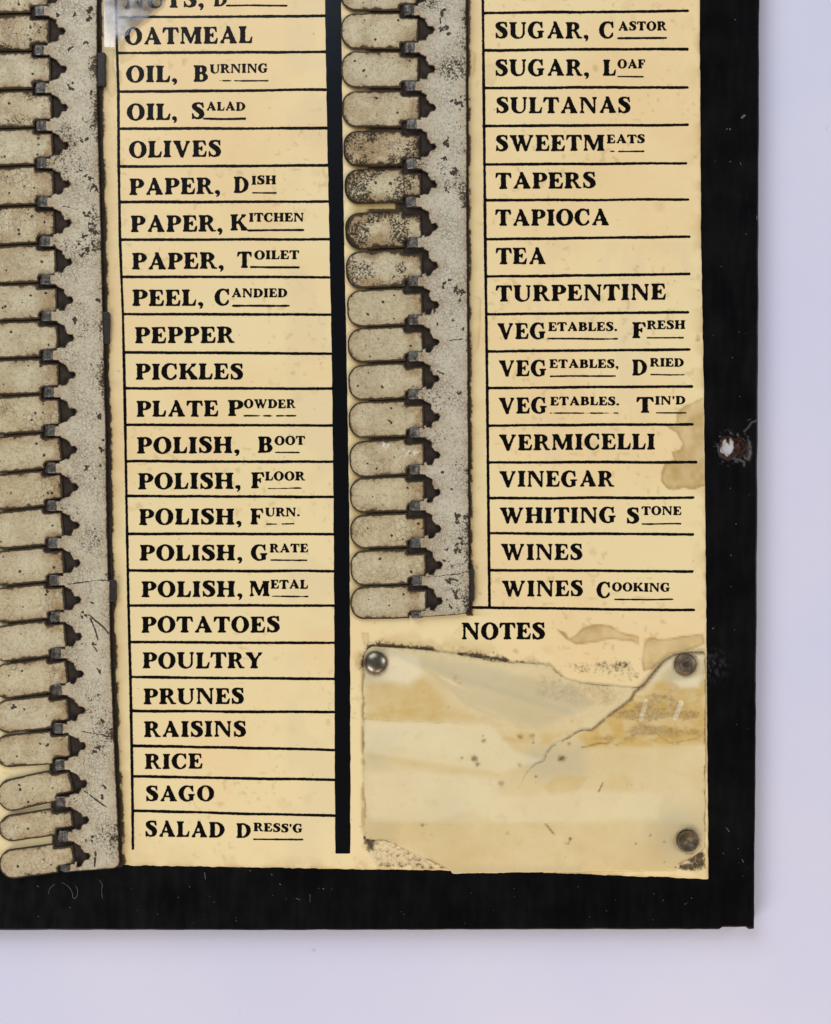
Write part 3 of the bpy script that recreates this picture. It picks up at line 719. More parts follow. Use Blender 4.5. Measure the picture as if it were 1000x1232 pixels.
TEXT = [
 ([("NUTS,", 150.4, 246, 9.9, 8.2, 20), ("D", 257, 274, 7.6, 7.5, 19)], [(273, 345, 6.6, .95, 0)]),
 ([("OATMEAL", 149.8, 304, 53.4, 51.6, 20)], []),
 ([("OIL,", 151.6, 214, 99, 98, 19.5), ("B", 232.6, 250.8, 98, 98, 19.5), ("URNING", 252.4, 322.6, 88, 87, 10.6)], [(259, 322, 97, .75, 1)]),
 ([("OIL,", 152.5, 214, 144.4, 144, 19.5), ("S", 230, 246.4, 143, 143, 19.5), ("ALAD", 248, 295.6, 133, 133, 10.2)], [(245.5, 295, 143, 1.15, 0)]),
 ([("OLIVES", 155, 266.5, 189.6, 188, 19.6)], []),
 ([("PAPER,", 155.5, 265.5, 234.4, 232.8, 19.5), ("D", 281, 300, 232, 232, 19.3), ("ISH", 302.5, 332.5, 222, 221.6, 10.4)], [(304, 332, 232, .75, 0)]),
 ([("PAPER,", 157, 268.5, 279, 278.3, 19.5), ("K", 277, 298, 277.2, 277, 19.2), ("ITCHEN", 299.5, 366, 266.7, 266.4, 10.3)], [(299, 365, 277, 1.15, 0)]),
 ([("PAPER,", 158.5, 270, 324, 323, 19.5), ("T", 285.5, 303, 322, 322, 19.3), ("OILET", 306, 360, 312, 311.6, 10.4)], [(302, 359.5, 321.6, 1.15, 0)]),
 ([("PEEL,", 159, 245.5, 368, 367.4, 19.3), ("C", 258, 277, 367, 367, 19.3), ("ANDIED", 278.5, 346, 357.6, 357.4, 10.4)], [(280.6, 347.5, 368, 1.15, 0)]),
 ([("PEPPER", 162, 282.4, 412.8, 412.4, 19.3)], []),
 ([("PICKLES", 163, 293, 456.6, 456.4, 19)], []),
 ([("PLATE", 164, 263, 501.4, 500.6, 19), ("P", 274, 293, 500.4, 500.4, 19), ("OWDER", 293.5, 355.6, 491, 491, 10.4)], [(294, 356, 500.5, .8, .8)]),
 ([("POLISH,", 164.5, 289, 545.6, 544.6, 19.4), ("B", 310, 328.6, 544.5, 544.5, 19.2), ("OOT", 330.4, 367, 535.2, 535, 10.4)], [(331.6, 360, 544.5, .75, 0)]),
 ([("POLISH,", 166, 290.5, 588.6, 587.6, 19.2), ("F", 302, 318.5, 587.4, 587.4, 19), ("LOOR", 319, 367, 578, 578, 10.4)], [(323, 363, 587.4, .8, .4)]),
 ([("POLISH,", 167, 291.5, 631.4, 630.6, 19), ("F", 301, 317.5, 630.6, 630.6, 19), ("URN.", 319, 361, 621, 621, 10.2)], [(321, 360, 630.3, .75, .8)]),
 ([("POLISH,", 168, 292.5, 674.4, 674, 18.6), ("G", 301.6, 323, 674, 674, 18.6), ("RATE", 324.4, 371, 664.5, 664.4, 10.2)], [(326, 369, 674, .75, 0)]),
 ([("POLISH,", 170, 292.5, 718.2, 717.6, 18.8), ("M", 299.5, 325, 717, 717, 18.2), ("ETAL", 325.6, 370.6, 708.2, 708, 10.4)], [(327, 370.5, 717.6, .8, .4)]),
 ([("POTATOES", 170, 337, 761, 760.6, 19)], []),
 ([("POULTRY", 171.4, 316, 804, 803.6, 19)], []),
 ([("PRUNES", 172.6, 294, 847, 846.6, 18.8)], []),
 ([("RAISINS", 173, 296.5, 886.4, 886.2, 18.6)], []),
 ([("RICE", 174, 244, 925, 924.6, 18)], []),
 ([("SAGO", 175, 258, 963.8, 963.8, 18.2)], []),
 ([("SALAD", 174.4, 271, 1006.2, 1008, 18.6), ("D", 284, 302.5, 1008, 1008, 17.6), ("RESS'G", 305, 364.6, 1000, 1002, 10)], [(305.5, 364, 1009.8, .9, 0)]),
 ([("SUGAR,", 595.4, 709, 46, 46, 19.5), ("C", 720.5, 739.4, 46, 46, 19.5), ("ASTOR", 743.6, 802, 36.6, 36.4, 10.6)], [(744, 801.5, 46, 1.2, 0)]),
 ([("SUGAR,", 595.4, 709.5, 91, 91, 19.4), ("L", 725, 741.5, 91, 91, 19.2), ("OAF", 743, 776.6, 82, 81.8, 10.4)], [(743.5, 773.5, 92, .75, 0)]),
 ([("SULTANAS", 596.6, 759, 136, 135.8, 19)], []),
 ([("SWEETM", 596, 728, 181.6, 181, 19), ("EATS", 730, 776, 172.2, 172, 10.2)], [(735, 774.5, 182, .75, .8)]),
 ([("TAPERS", 596, 717, 227, 226.2, 19.2)], []),
 ([("TAPIOCA", 596, 733.4, 271.5, 270.8, 19.2)], []),
 ([("TEA", 596.6, 657.5, 317.7, 317.4, 19.4)], []),
 ([("TURPENTINE", 596.6, 801.5, 362.7, 360.2, 19.2)], []),
 ([("VEG", 598, 657.5, 408, 407.8, 19), ("ETABLES.", 659.6, 743, 398, 398, 10.4), ("F", 760.4, 777.5, 406.5, 406.5, 18.8), ("RESH", 778.4, 824.6, 395.8, 395.6, 10.2)], [(659, 742.5, 407.6, .9, .3), (779, 822, 406.5, .85, 0)]),
 ([("VEG", 599.6, 658.4, 452.5, 452.3, 19), ("ETABLES,", 661, 744.5, 442.6, 442.5, 10.2), ("D", 760.4, 779, 451.5, 451.5, 18.8), ("RIED", 782, 823, 441, 441, 10)], [(662.6, 740, 452.5, .9, 0), (783.5, 823, 450.7, .7, 0)]),
 ([("VEG", 599.6, 659, 497.4, 497.2, 19), ("ETABLES.", 662, 745.4, 487.6, 487.5, 10.2), ("T", 766, 786.5, 496.5, 496.5, 18.8), ("IN'D", 788, 825, 486.6, 486.6, 10)], [(662.6, 743.5, 497, .75, .6), (790, 825, 496.5, .75, 0)]),
 ([("VERMICELLI", 600, 788.6, 541.5, 540.4, 18.8)], []),
 ([("VINEGAR", 600.5, 739, 585.6, 585.2, 18.8)], []),
 ([("WHITING", 601, 742, 629.2, 629, 18.6), ("S", 753.5, 769.4, 629.7, 629.7, 18.6), ("TONE", 772, 820, 619.6, 619.4, 10.2)], [(773, 819, 630.3, .8, 0)]),
 ([("WINES", 602.6, 701, 673.5, 673.3, 19)], []),
 ([("WINES", 603.5, 701.6, 717.3, 717, 18.8), ("C", 717.5, 735, 719, 719, 18.6), ("OOKING", 736.4, 806.6, 711.2, 712, 10.2)], [(740, 809.6, 721.2, .85, 0)]),
 ([("NOTES", 555, 656, 769, 768.8, 19.6)], []),
]
for k, (w, r) in enumerate(TEXT):
    o = line_of_text(w, r, 300 + 11 * k, 0.05 if k == len(TEXT) - 1 else 0.0)

# ------------------------------------------------------------------ metal columns
R_TOP = [(-150, 0)]
def cylinder_knuckle(parent, x, y, w, h, seed, z0=2.2):
    rnd = random.Random(seed)
    n = 14; m = 6; R = w / 2.0; Rz = 5.4
    V = []; Fc = []; sk = rnd.uniform(-.12, .12)
    for j in range(m + 1):
        v = -1 + 2 * j / m
        k = 1 - 0.14 * max(0, abs(v) - .6) / .4
        for i in range(n + 1):
            a = math.pi * (i / n)
            xx = -math.cos(a) * R * k * (1 + sk * v) + rnd.uniform(-.22, .22); zz = z0 + max(math.sin(a), 0) ** 0.75 * Rz * k * (1 + .12 * math.sin(5 * a + seed)) + rnd.uniform(-.15, .15)
            V.append((xx * S, v * h / 2 * S, zz * S))
    for j in range(m):
        for i in range(n):
            a = j * (n + 1) + i
            Fc.append([a, a + 1 + n, a + 2 + n, a + 1][::-1])
    for end, rev in ((0, True), (m, False)):
        ring = [end * (n + 1) + i for i in range(n + 1)]
        Fc.append(ring if rev else ring[::-1])
    o = link_mesh('hinge_knuckle', V, Fc, M_STEEL, parent)
    p = W(x, y, 6); o.location = (p.x, p.y, 0)
    o.rotation_euler = (0, 0, rnd.uniform(-.05, .05))
    return o

def tab_field(U, Vv, L, H, seed):
    hh = H / 2
    n = (fbm(U, Vv, 14, 2, seed) - .5) * 1.0
    body = sd_box(U, Vv, -L, 30, -hh, hh, 17.5)
    f = np.minimum(body, -U)
    nt = 21.5
    f = np.minimum(f, -sd_box(U, Vv, -nt, 40, -hh - 20, -hh + 6.0, 2.2))
    f = np.minimum(f, -sd_box(U, Vv, -nt, 40, hh - 7.0, hh + 20, 2.2))
    return f + n
def make_tab(xr, yc, H, tilt, seed, dirt, chip=None, L=92, flap=0.0):
    xs, ys = ar(-L - 3, 3, 0.9), ar(-H / 2 - 3, H / 2 + 3, 0.9)
    U, Vv = np.meshgrid(xs, ys)
    F = tab_field(U, Vv, L, H, seed)
    rnd = random.Random(seed)
    marks = [(rnd.uniform(-80, -8), rnd.uniform(-14, 14), rnd.uniform(.8, 2.4)) for _ in range(rnd.randint(2, 6))]
    def wear(x, y, f):
        n = fbm(x, y, 16, 3, seed + 5)
        e = np.exp(-np.maximum(f - 0.9, 0) / 2.2) * 1.0
        e = np.maximum(e, (0.56 + .25 * dirt) * np.exp(-np.maximum(f, 0) / 7.5) * (0.55 + n))
        tint = 1.0 * np.exp(-np.maximum(f, 0) / 7.0) * (n + .3) + 0.75 * sstep(-30, -6, x) * sstep(.30, .65, n) + dirt * .9 * sstep(.38, .62, fbm(x, y, 22, 3, seed + 8)) * sstep(-10, -60, x)
        ch = np.zeros_like(x)
        for a, b, r in marks: ch = np.maximum(ch, 0.85 * (1 - sstep(.3 * r, 1.5 * r, np.hypot(x - a, y - b))))
        ch = np.maximum(ch, .13 + .12 * sstep(.4, .7, fbm(x, y, 30, 2, seed + 21)))
        ch = np.maximum(ch, dirt * (.20 + .34 * sstep(.38, .68, fbm(x, y, 24, 3, seed + 10)) + .16 * np.exp(-np.maximum(f, 0) / 7)))
        if chip == 'corner': ch = np.maximum(ch, sstep(-1, 2, sd_poly(x, y, [(-96, -2), (-89, 2), (-83, 9), (-78, 16), (-80, 27), (-98, 25)])))
        pl = np.zeros_like(x)
        if chip == 'scratch': pl = sstep(.55, .7, fbm(x, y, 3, 2, 7)) * np.exp(-(sd_line(x, y, [(-50, -16), (-36, -12), (-20, -5), (-2, -2)]) / 2.8) ** 2) * .8
        return np.stack([np.clip(e, 0, 1), np.clip(tint, 0, 1), ch, pl], 1)
    o = plate('tab', xs, ys, F, lambda x, y: 4.4 - 0.0003 * (y * y) + 0.25 * (fbm(x, y, 30, 2, seed) - .5), 2.6, M_TAB, board, wear, M_EDGE, origin=(0, 0), bevel=1.8)
    p = W(xr, yc, 4.4)
    o.location = (p.x, p.y, 0); o.rotation_euler = (0, math.radians(flap), math.radians(tilt))
    return o

def rail_part(ysamp, edge_r, ends, teeth, x_lo, x_hi, ytop, ybot_pts, chips, lines, seed, worn=()):
    """teeth: list of (knuckle x, knuckle y); ends: (tab end x, tab centre y)"""
    xs, ys = ar(x_lo, x_hi, 0.9), np.concatenate([ar(ytop, -6, 3), ar(-5, ysamp, 0.9)])
    X, Y = np.meshgrid(xs, ys)
    ex = np.array(sorted([(y, x) for x, y in ends]))
    endx = np.interp(Y, ex[:, 0], ex[:, 1])
    left = X - (endx + 8.0 + (fbm(X, Y, 6, 2, seed) - .5) * 2.6)
    for kx, ky in teeth:
        t = sd_box(X, Y, kx + 4, kx + 34, ky - 6.0, ky + 6.8, 2.0) + (fbm(X, Y, 5, 2, seed + 1) - .5) * 1.2
        # slanted roots on both sides of the tongue
        r = sd_poly(X, Y, [(kx + 9, ky - 8), (kx + 30, ky - 16), (kx + 34, ky - 16), (kx + 34, ky + 17), (kx + 30, ky + 17), (kx + 12, ky + 8.5)])
        left = np.maximum(left, np.maximum(t, r))
    for ex_, ey in ends:
        nb = sd_poly(X, Y, [(ex_ + 4, ey - 9), (ex_ + 9, ey - 9), (ex_ + 11.5, ey - 4.2), (ex_ + 17, ey - 4), (ex_ + 19, ey - 0.5), (ex_ + 17, ey + 3), (ex_ + 12, ey + 4), (ex_ + 8.5, ey + 11), (ex_ + 4, ey + 11)]) + (fbm(X, Y, 5, 2, seed + 2) - .5) * 2.4
        left = np.minimum(left, -nb)
    bot = lerp_pts(ybot_pts, X) - Y
    rr = np.interp(Y, *np.array(edge_r).T) - X + (fbm(X, Y, 22, 2, seed + 3) - .5) * .9
    core = -np.hypot(np.minimum(rr - 9, 0), np.minimum(bot - 9, 0)) + 9
    core = np.where((rr < 9) & (bot < 9), core, np.minimum(rr, bot))
    F = np.minimum(np.minimum(left, core), Y - (ytop + 2))
    def wear(x, y, f):
        n = fbm(x, y, 15, 3, seed + 5)
        e = np.exp(-np.maximum(f - .1, 0) / 1.5) * .95
        rgt = np.interp(y, *np.array(edge_r).T) - x
        e = np.maximum(e, .62 * np.exp(-np.maximum(rgt, 0) / 4.0) * (0.35 + 1.0 * fbm(x, y, 30, 2, seed + 6)))
        tint = np.zeros_like(x); ch = np.zeros_like(x)
        for kx, ky in teeth:
            sel = (np.abs(y - ky) < 22) & (x < kx + 40)
            tint[sel] = np.maximum(tint[sel], .8 * np.exp(-(((x[sel] - kx - 9) / 9) ** 2 + ((y[sel] - ky) / 9) ** 2)) * (.4 + n[sel]))
        tint = np.maximum(tint, .9 * np.exp(-np.maximum(f, 0) / 6.5) * (n + .25))
        e = np.maximum(e, .52 * np.exp(-np.maximum(f, 0) / 5.0) * (.5 + n) * (x < rgt + x - 12))
        for a, b, r in chips:
            sel = (np.abs(x - a) < 4 * r) & (np.abs(y - b) < 4 * r)
            if sel.any():
                w = fbm(x[sel], y[sel], 4, 2, seed + 8) - .5; w2 = fbm(x[sel], y[sel], 4, 2, seed + 9) - .5
                ch[sel] = np.maximum(ch[sel], .95 * (1 - sstep(.35 * r, 1.05 * r, np.hypot(x[sel] - a + w * r * 2.4, y[sel] - b + w2 * r * 2.4))))
        for pts, wd, amt in lines:
            d = sd_line(x, y + (fbm(x, y, 8, 2, seed + 11) - .5) * 2, pts)
            ch = np.maximum(ch, amt * np.exp(-(d / wd) ** 2) * (.5 + .8 * fbm(x, y, 7, 2, seed + 12)))
        ch = np.maximum(ch, (.08 + .30 * sstep(.42, .70, fbm(x, y, 40, 3, seed + 14)) + .10 * sstep(330, 60, y)) + .36 * np.exp(-np.maximum(rgt, 0) / 9.0) * sstep(.4, .65, fbm(x, y, 26, 2, seed + 15)))
        for a, b, rx, ry, q in worn: ch = np.maximum(ch, q * np.exp(-((x - a) / rx) ** 2 - ((y - b) / ry) ** 2))
        return np.stack([np.clip(e, 0, 1), np.clip(tint, 0, 1), np.clip(ch, 0, 1), np.zeros_like(x)], 1)
    return plate('rail', xs, ys, F, lambda x, y: 6.6 + (fbm(x, y, 45, 2, seed + 7) - .5) * .8, 4.0, M_RAIL, board, wear, M_EDGE, par=True, bevel=2.0)

def strip(name, ysamp, left_pts, right_pts, x_lo, x_hi, ytop, z, mat, bot):  # hinge plates; dark lip past the rail stands in for side shade and dirt
    xs, ys = ar(x_lo, x_hi, 1.5), np.concatenate([ar(ytop, -6, 8), ar(-4, ysamp, 2.0)])
    X, Y = np.meshgrid(xs, ys)
    F = np.minimum(np.minimum(X - lerp_pts(left_pts, Y), lerp_pts(right_pts, Y) - X) + (fbm(X, Y, 10, 2, 61) - .5) * 1.4, np.minimum(lerp_pts(bot, X) - Y, Y - ytop - 2))
    return plate(name, xs, ys, F, lambda x, y: z + 0 * x + (fbm(x, y, 9, 2, 62) - .5) * .5, -0.3, mat, board, par=True, bevel=0.6)

# right column
RT = [(-78, -35), (-33, 13), (15, 59), (61.5, 106), (108.5, 153), (155.5, 199.5), (201.5, 244), (251.5, 296.5), (298, 343.5), (345, 390), (391.5, 433.5), (435, 478.5), (480.5, 524.5), (526, 570), (571.5, 614.5), (616, 657.5), (659, 702.5), (703.5, 744)]
R_TILT = [0, -.3, 0, -.3, .2, .8, 1.0, 2.8, 2.8, 2.6, 2.2, 2.6, 2.0, 3.4, 2.2, 2.2, 2.0, 1.2]
R_DIRT = [.3, .65, .4, .3, .5, .95, 1.0, 1.0, .9, .2, .3, .35, .35, .45, .3, .3, .45, .2]
RK = [(493, 12), (493.5, 57), (494.5, 103), (496, 149), (496, 197), (495.5, 243), (497.5, 291.5), (497.7, 338), (498, 384.5), (498, 428.5), (498, 474), (500, 520), (500, 564.5), (500.3, 608), (500.8, 652.5), (502.5, 698), (502, 740)]
r_end = [(-78, 501), (15, 503), (150, 505.5), (300, 508), (480, 510), (620, 511.5), (744, 514)]
ends_r = []
for i, (a, b) in enumerate(RT):
    yc = (a + b) / 2; xr = lerp_pts(r_end, yc)
    ends_r.append((float(xr), yc - .5))
    left = lerp_pts([(-78, 410), (15, 410), (150, 412), (200, 414.5), (300, 416), (400, 418.5), (480, 419.5), (620, 421.5), (744, 422)], yc)
    o = make_tab(float(xr), yc, b - a - 1.0, R_TILT[i], 500 + i * 13, R_DIRT[i], {7: 'corner', 13: 'scratch'}.get(i), L=float(xr - left), flap=random.uniform(-.25, .35))
    if i == 7: o['label'] = 'stained tab with black chip at its rounded end'
    if i == 13: o['label'] = 'tab with pale scratch across its face'
strip('hinge_plate', 748, [(-150, 478), (0, 480), (744, 487)], [(-150, 561), (0, 563.3), (250, 564), (500, 565.2), (744, 567.4)], 474, 570, -140, 1.6, M_RUST, [(474, 741), (570, 738)])
R_CHIPS = [(534, 17, 6), (531, 24, 3), (532, 36, 4.5), (541, 39, 3.5), (537, 33, 3), (551, 76, 3), (553, 122, 7), (544, 122, 3), (538, 170, 5), (539, 175, 4), (533, 190, 4.5), (547, 205, 6), (552, 212, 5), (538, 228, 3.5), (534, 343, 4.5), (543, 335, 4), (549, 350, 5), (556, 352, 5), (553, 360, 4), (524, 374, 3), (528, 389, 3), (545, 386, 2.5), (556, 395, 2.5), (533, 568, 3), (543, 590, 2), (551, 622, 5), (552, 628, 4), (554, 646, 4), (548, 653, 3), (555, 652, 3.5), (548, 661, 4), (554, 664, 3), (537, 661, 3.5), (545, 682, 3), (541, 700, 4), (548, 712, 4), (538, 720, 3), (550, 718, 4.5), (541, 730, 3), (536, 675, 2.5), (552, 473, 3), (542, 480, 2)]
R_LINES = [([(513, 694), (540, 692), (565, 688)], .8, .9), ([(524, 83), (542, 83)], .8, .8), ([(539, 410), (556, 408)], 1.0, 1.0), ([(536, 698), (545, 696), (551, 699)], 1.6, .9), ([(535, 712), (548, 706), (560, 697)], .8, .7), ([(527, 446), (534, 450)], 1.4, .9)]
rail = rail_part(748, RAIL_R_EDGE, ends_r, RK, 488, 572, -140, [(480, 742.5), (515, 742), (545, 740), (570, 737)], R_CHIPS, R_LINES, 700, [(548, 208, 9, 14, .5), (553, 352, 10, 18, .48), (550, 640, 9, 26, .42), (546, 705, 12, 14, .42), (556, 20, 8, 40, .36)])
for k, (x, y) in enumerate(RK): cylinder_knuckle(rail, x, y, 15.5, 12.4 if y < 735 else 8, 900 + k)

# left column
LG_R = [-76, -30, 15.5, 61.5, 107, 153, 199, 246, 293, 340, 384.5, 430, 474, 519.5, 564, 609.5, 656, 700.5, 744.5, 789.5, 833.5, 877.5, (920, 923), (964.5, 967), (1008.5, 1012.5), 1050]
LG_L = [-76, -30, 17, 62, 108.6, 155, 200, 249, 295, 342, 386.5, 432, 476, 524.5, 570, 614.5, 662, 706, 751.5, 798.5, 843, 883, (925.6, 939.5), (980.5, 984), (1013, 1022), 1061]
LK = [(47.5, 12.7), (47.5, 60), (49.6, 105.5), (50.6, 151), (51, 196), (52, 242.6), (54.4, 290), (55.5, 336), (57, 380), (58.4, 427), (60, 471.5), (61, 518), (62, 563), (63, 608.6), (64, 653), (66, 698), (67, 742), (68.4, 786), (69, 830), (70.5, 876), (72.5, 920), (73.7, 964.5), (77, 1006), (80, 1045)]
l_end = [(-76, 56), (35, 59.5), (150, 63), (270, 66), (450, 71), (540, 73.5), (740, 78.5), (800, 80.5), (900, 84.5), (1030, 89)]
ends_l = []
L_DIRT = [.3, .6, .95, .6, .75, .4, .5, .65, .55, .35, .45, .35, .4, .35, .4, .25, .3, .25, .25, .2, .2, .5, .2, .55, .35]
for i in range(len(LG_R) - 1):
    def pick(v, k): return v[k] if isinstance(v, tuple) else v
    tr, br = pick(LG_R[i], 1) + .8, pick(LG_R[i + 1], 0) - .8
    tl, bl = pick(LG_L[i], 1) + .8, pick(LG_L[i + 1], 0) - .8
    ycr = (tr + br) / 2; xr = float(lerp_pts(l_end, ycr)); ycl = (tl + bl) / 2
    H = ((br - tr) + (bl - tl)) / 2; xk = xr - 15.0
    tilt = math.degrees(math.atan2(ycl - ycr, xk))
    yc = ycr - (15) * math.tan(math.radians(tilt)) * 1.0
    ends_l.append((xr, ycr - .5))
    make_tab(xr, yc, H - 0.8, tilt, 1500 + i * 13, L_DIRT[i], L=90.5, flap=random.uniform(-.25, .35))
strip('hinge_plate', 1052, [(-150, 28), (0, 34), (500, 46), (1050, 64)], [(-150, 119), (0, 122), (130, 122.5), (250, 126), (500, 132), (690, 135.5), (760, 137.5), (900, 142.5), (1047, 147.5)], 24, 150, -140, 1.6, M_RUST, [(30, 1050), (150, 1043)])
L_CHIPS = [(70, 18, 3), (90, 17, 4), (108, 12, 4), (105, 52, 4), (108, 24, 4), (85, 58, 4), (85, 103, 5), (110, 110, 4), (104, 166, 4), (97, 170, 3.5), (90, 174, 3), (98, 205, 3), (104, 210, 4), (92, 207, 3), (110, 228, 6), (110, 213, 4), (104, 258, 5), (106, 268, 4), (108, 276, 5), (102, 285, 4), (97, 292, 5), (105, 302, 6), (98, 306, 4), (112, 295, 4), (115, 280, 5), (113, 290, 4), (90, 386, 4), (118, 361, 3), (110, 440, 2.5), (118, 500, 5), (122, 540, 5), (123, 530, 4), (103, 565, 4), (113, 575, 2.5), (120, 560, 3), (101, 740, 4.5), (112, 727, 3), (100, 775, 3), (113, 775, 3), (121, 806, 4), (117, 836, 3), (122, 868, 4), (118, 900, 4), (113, 905, 3.5), (126, 948, 4), (122, 958, 3), (112, 1008, 3.5), (104, 1012, 3), (136, 1010, 5)]
L_LINES = [([(82, 702.5), (110, 699.5), (137, 697.5)], .8, .9), ([(107, 740), (122, 752), (131, 762)], 1.3, 1.0), ([(108, 742), (114, 756), (118, 770)], 1.4, .8), ([(99, 880), (118, 883), (137, 887)], 1.0, .95), ([(102, 952), (112, 959), (128, 971)], 1.2, 1.0), ([(115, 1025), (114, 1043)], 1.8, .9), ([(101, 905), (101, 930)], .8, .6), ([(98, 172), (106, 190)], .8, .5), ([(75, 248), (94, 252)], .8, .8), ([(112, 776), (117, 783)], 1.4, .8)]
rail = rail_part(1054, RAIL_L_EDGE, ends_l, LK, 38, 150, -140, [(40, 1050), (90, 1048.5), (150, 1044)], L_CHIPS, L_LINES, 1700, [(113, 270, 9, 45, .52), (118, 85, 5, 26, .62), (122, 392, 5, 24, .62), (118, 200, 6, 60, .36), (135, 1015, 8, 25, .5), (112, 225, 12, 16, .4)])
for k, (x, y) in enumerate(LK): cylinder_knuckle(rail, x, y, 15.5, 12.4 if y < 1040 else 8, 1900 + k)

def rail_clip(x0, x1, y0, y1, z):
    xs, ys = ar(x0 - 2, x1 + 2, .8), ar(y0 - 2, y1 + 2, .8)
    X, Y = np.meshgrid(xs, ys)
    F = sd_box(X, Y, x0, x1, y0, y1, 2.5) + (fbm(X, Y, 7, 2, int(y0)) - .5) * 1.6
    plate('rail_clip', xs, ys, F, lambda x, y: z + 0 * x, 0, M_EDGE, board, par=True, bevel=1.6)
rail_clip(563.5, 571, 684, 724, 5.0)
rail_clip(114, 127, 63, 104, 5.0)
rail_clip(118.5, 132, 375, 414, 5.0)
rail_clip(129.5, 139.5, 698, 724, 5.6)

# ------------------------------------------------------------------ clear film added for its glare, curl shaped to mirror the window lamp
def mat_film():
    t = NT('clear varnish film'); co, r = t.coords(False)
    n = t.noise(co, 0.12, 3)
    gl = t.n('ShaderNodeBsdfGlossy'); gl.inputs['Color'].default_value = (0.9, 0.9, 0.95, 1); t.put(gl.inputs['Roughness'], t.ramp(n, 0.3, 0.7, 0.10, 0.26))
    tr = t.n('ShaderNodeBsdfTransparent'); mx = t.n('ShaderNodeMixShader')
    fr = t.n('ShaderNodeFresnel'); fr.inputs['IOR'].default_value = 1.5
    t.put(mx.inputs[0], t.math('MULTIPLY', fr.outputs[0], 2.0)); t.put(mx.inputs[1], tr.outputs[0]); t.put(mx.inputs[2], gl.outputs[0])
    t.put(t.out.inputs['Surface'], mx.outputs[0])
    return t.m
xs, ys = ar(118, 215, 1.5), ar(-60, 64, 1.5)
X, Y = np.meshgrid(xs, ys)
F = sd_poly(X, Y, [(125, -55), (208, -55), (196, 5), (172, 26), (152, 44), (140, 56), (125, 57.5)]) + (fbm(X, Y, 9, 2, 401) - .5) * 2
px, py, fv, faces, edges = march(xs, ys, F)
u = np.clip((py - 5) / 50, 0, 1)
zf = 1.0 + 6.5 * u ** 2 * np.exp(-np.maximum(px - 138, 0) / 14) + .05 * (px - 125) * np.exp(-np.maximum(px - 138, 0) / 14) + (fbm(px, py, 22, 2, 402) - .5) * 1.4 + .02 * (px - 125)
k = (CAM - zf) / CAM
link_mesh('glare_film', np.stack([(px - CX) * k * S, (CY - py) * k * S, zf * S], 1), faces, mat_film(), board)

# ------------------------------------------------------------------ sheet of notes
TEAR = [(847, 783.5), (822, 784), (808, 788), (795, 797), (784, 810), (774, 823), (763, 831), (758, 840), (748, 848), (735, 857), (722, 868), (712, 877), (697, 878), (688, 884), (678, 890), (664, 897), (657, 906), (655, 914), (643, 919), (632, 931), (626, 943), (612, 957)]
SHEET = [(437.5, 792), (440, 783), (448, 777.5), (480, 779.5), (520, 782.5), (560, 789), (600, 796.5), (640, 798), (662, 800), (670, 808), (680, 817), (700, 822), (735, 825), (761, 827.5), (770, 826)] + TEAR[5::-1] + [(848.2, 790), (848, 900), (847.5, 1018), (840, 1026), (826, 1035), (811, 1043), (815, 1046.5), (740, 1047.5), (640, 1049), (545, 1050.5), (541, 1046), (533, 1041.5), (500, 1027), (472, 1014), (462, 1011), (440, 1009.5), (438.8, 960), (437.5, 880)]
xs, ys = ar(434, 852, 1.25), ar(773, 1055, 1.25)
X, Y = np.meshgrid(xs, ys)
F = sd_poly(X, Y, SHEET) + (fbm(X, Y, 7, 2, 210) - .5) * 1.1
RIGHT_OF_TEAR = [(900, 700)] + [(847, 783.5)] + TEAR[1:] + [(640, 1010), (900, 1010)]
def tear_side(x, y):
    q = sd_poly(x, y, RIGHT_OF_TEAR); d = sd_line(x, y, TEAR)
    fade = sstep(975, 900, y)
    return np.where(q > 0, d, -d), fade
def sheet_z(x, y):
    d, fade = tear_side(x, y)
    lift = np.where(d > 0, 1.6 * np.exp(-d / 38.0), -0.3 * np.exp(d / 16.0)) * fade
    z = 1.7 + lift + (fbm(x, y, 60, 2, 211) - .5) * 1.3
    z += 0.8 * np.exp(-(((y - 866) - (x - 437) * 0.03) / 3.5) ** 2) * (x < 600) * .5
    # creases running from the first tack
    z += 2.0 * np.exp(-(sd_line(x, y, [(470, 790), (560, 822), (690, 862)]) / 6) ** 2)
    z -= 1.3 * np.exp(-(sd_line(x, y, [(490, 790), (580, 850), (640, 905)]) / 6) ** 2)
    for tx, ty in ((452, 797), (825, 799), (828, 1012)):
        z += -1.0 * np.exp(-(np.hypot(x - tx, y - ty) / 18) ** 2)
    return np.maximum(z, 0.7)
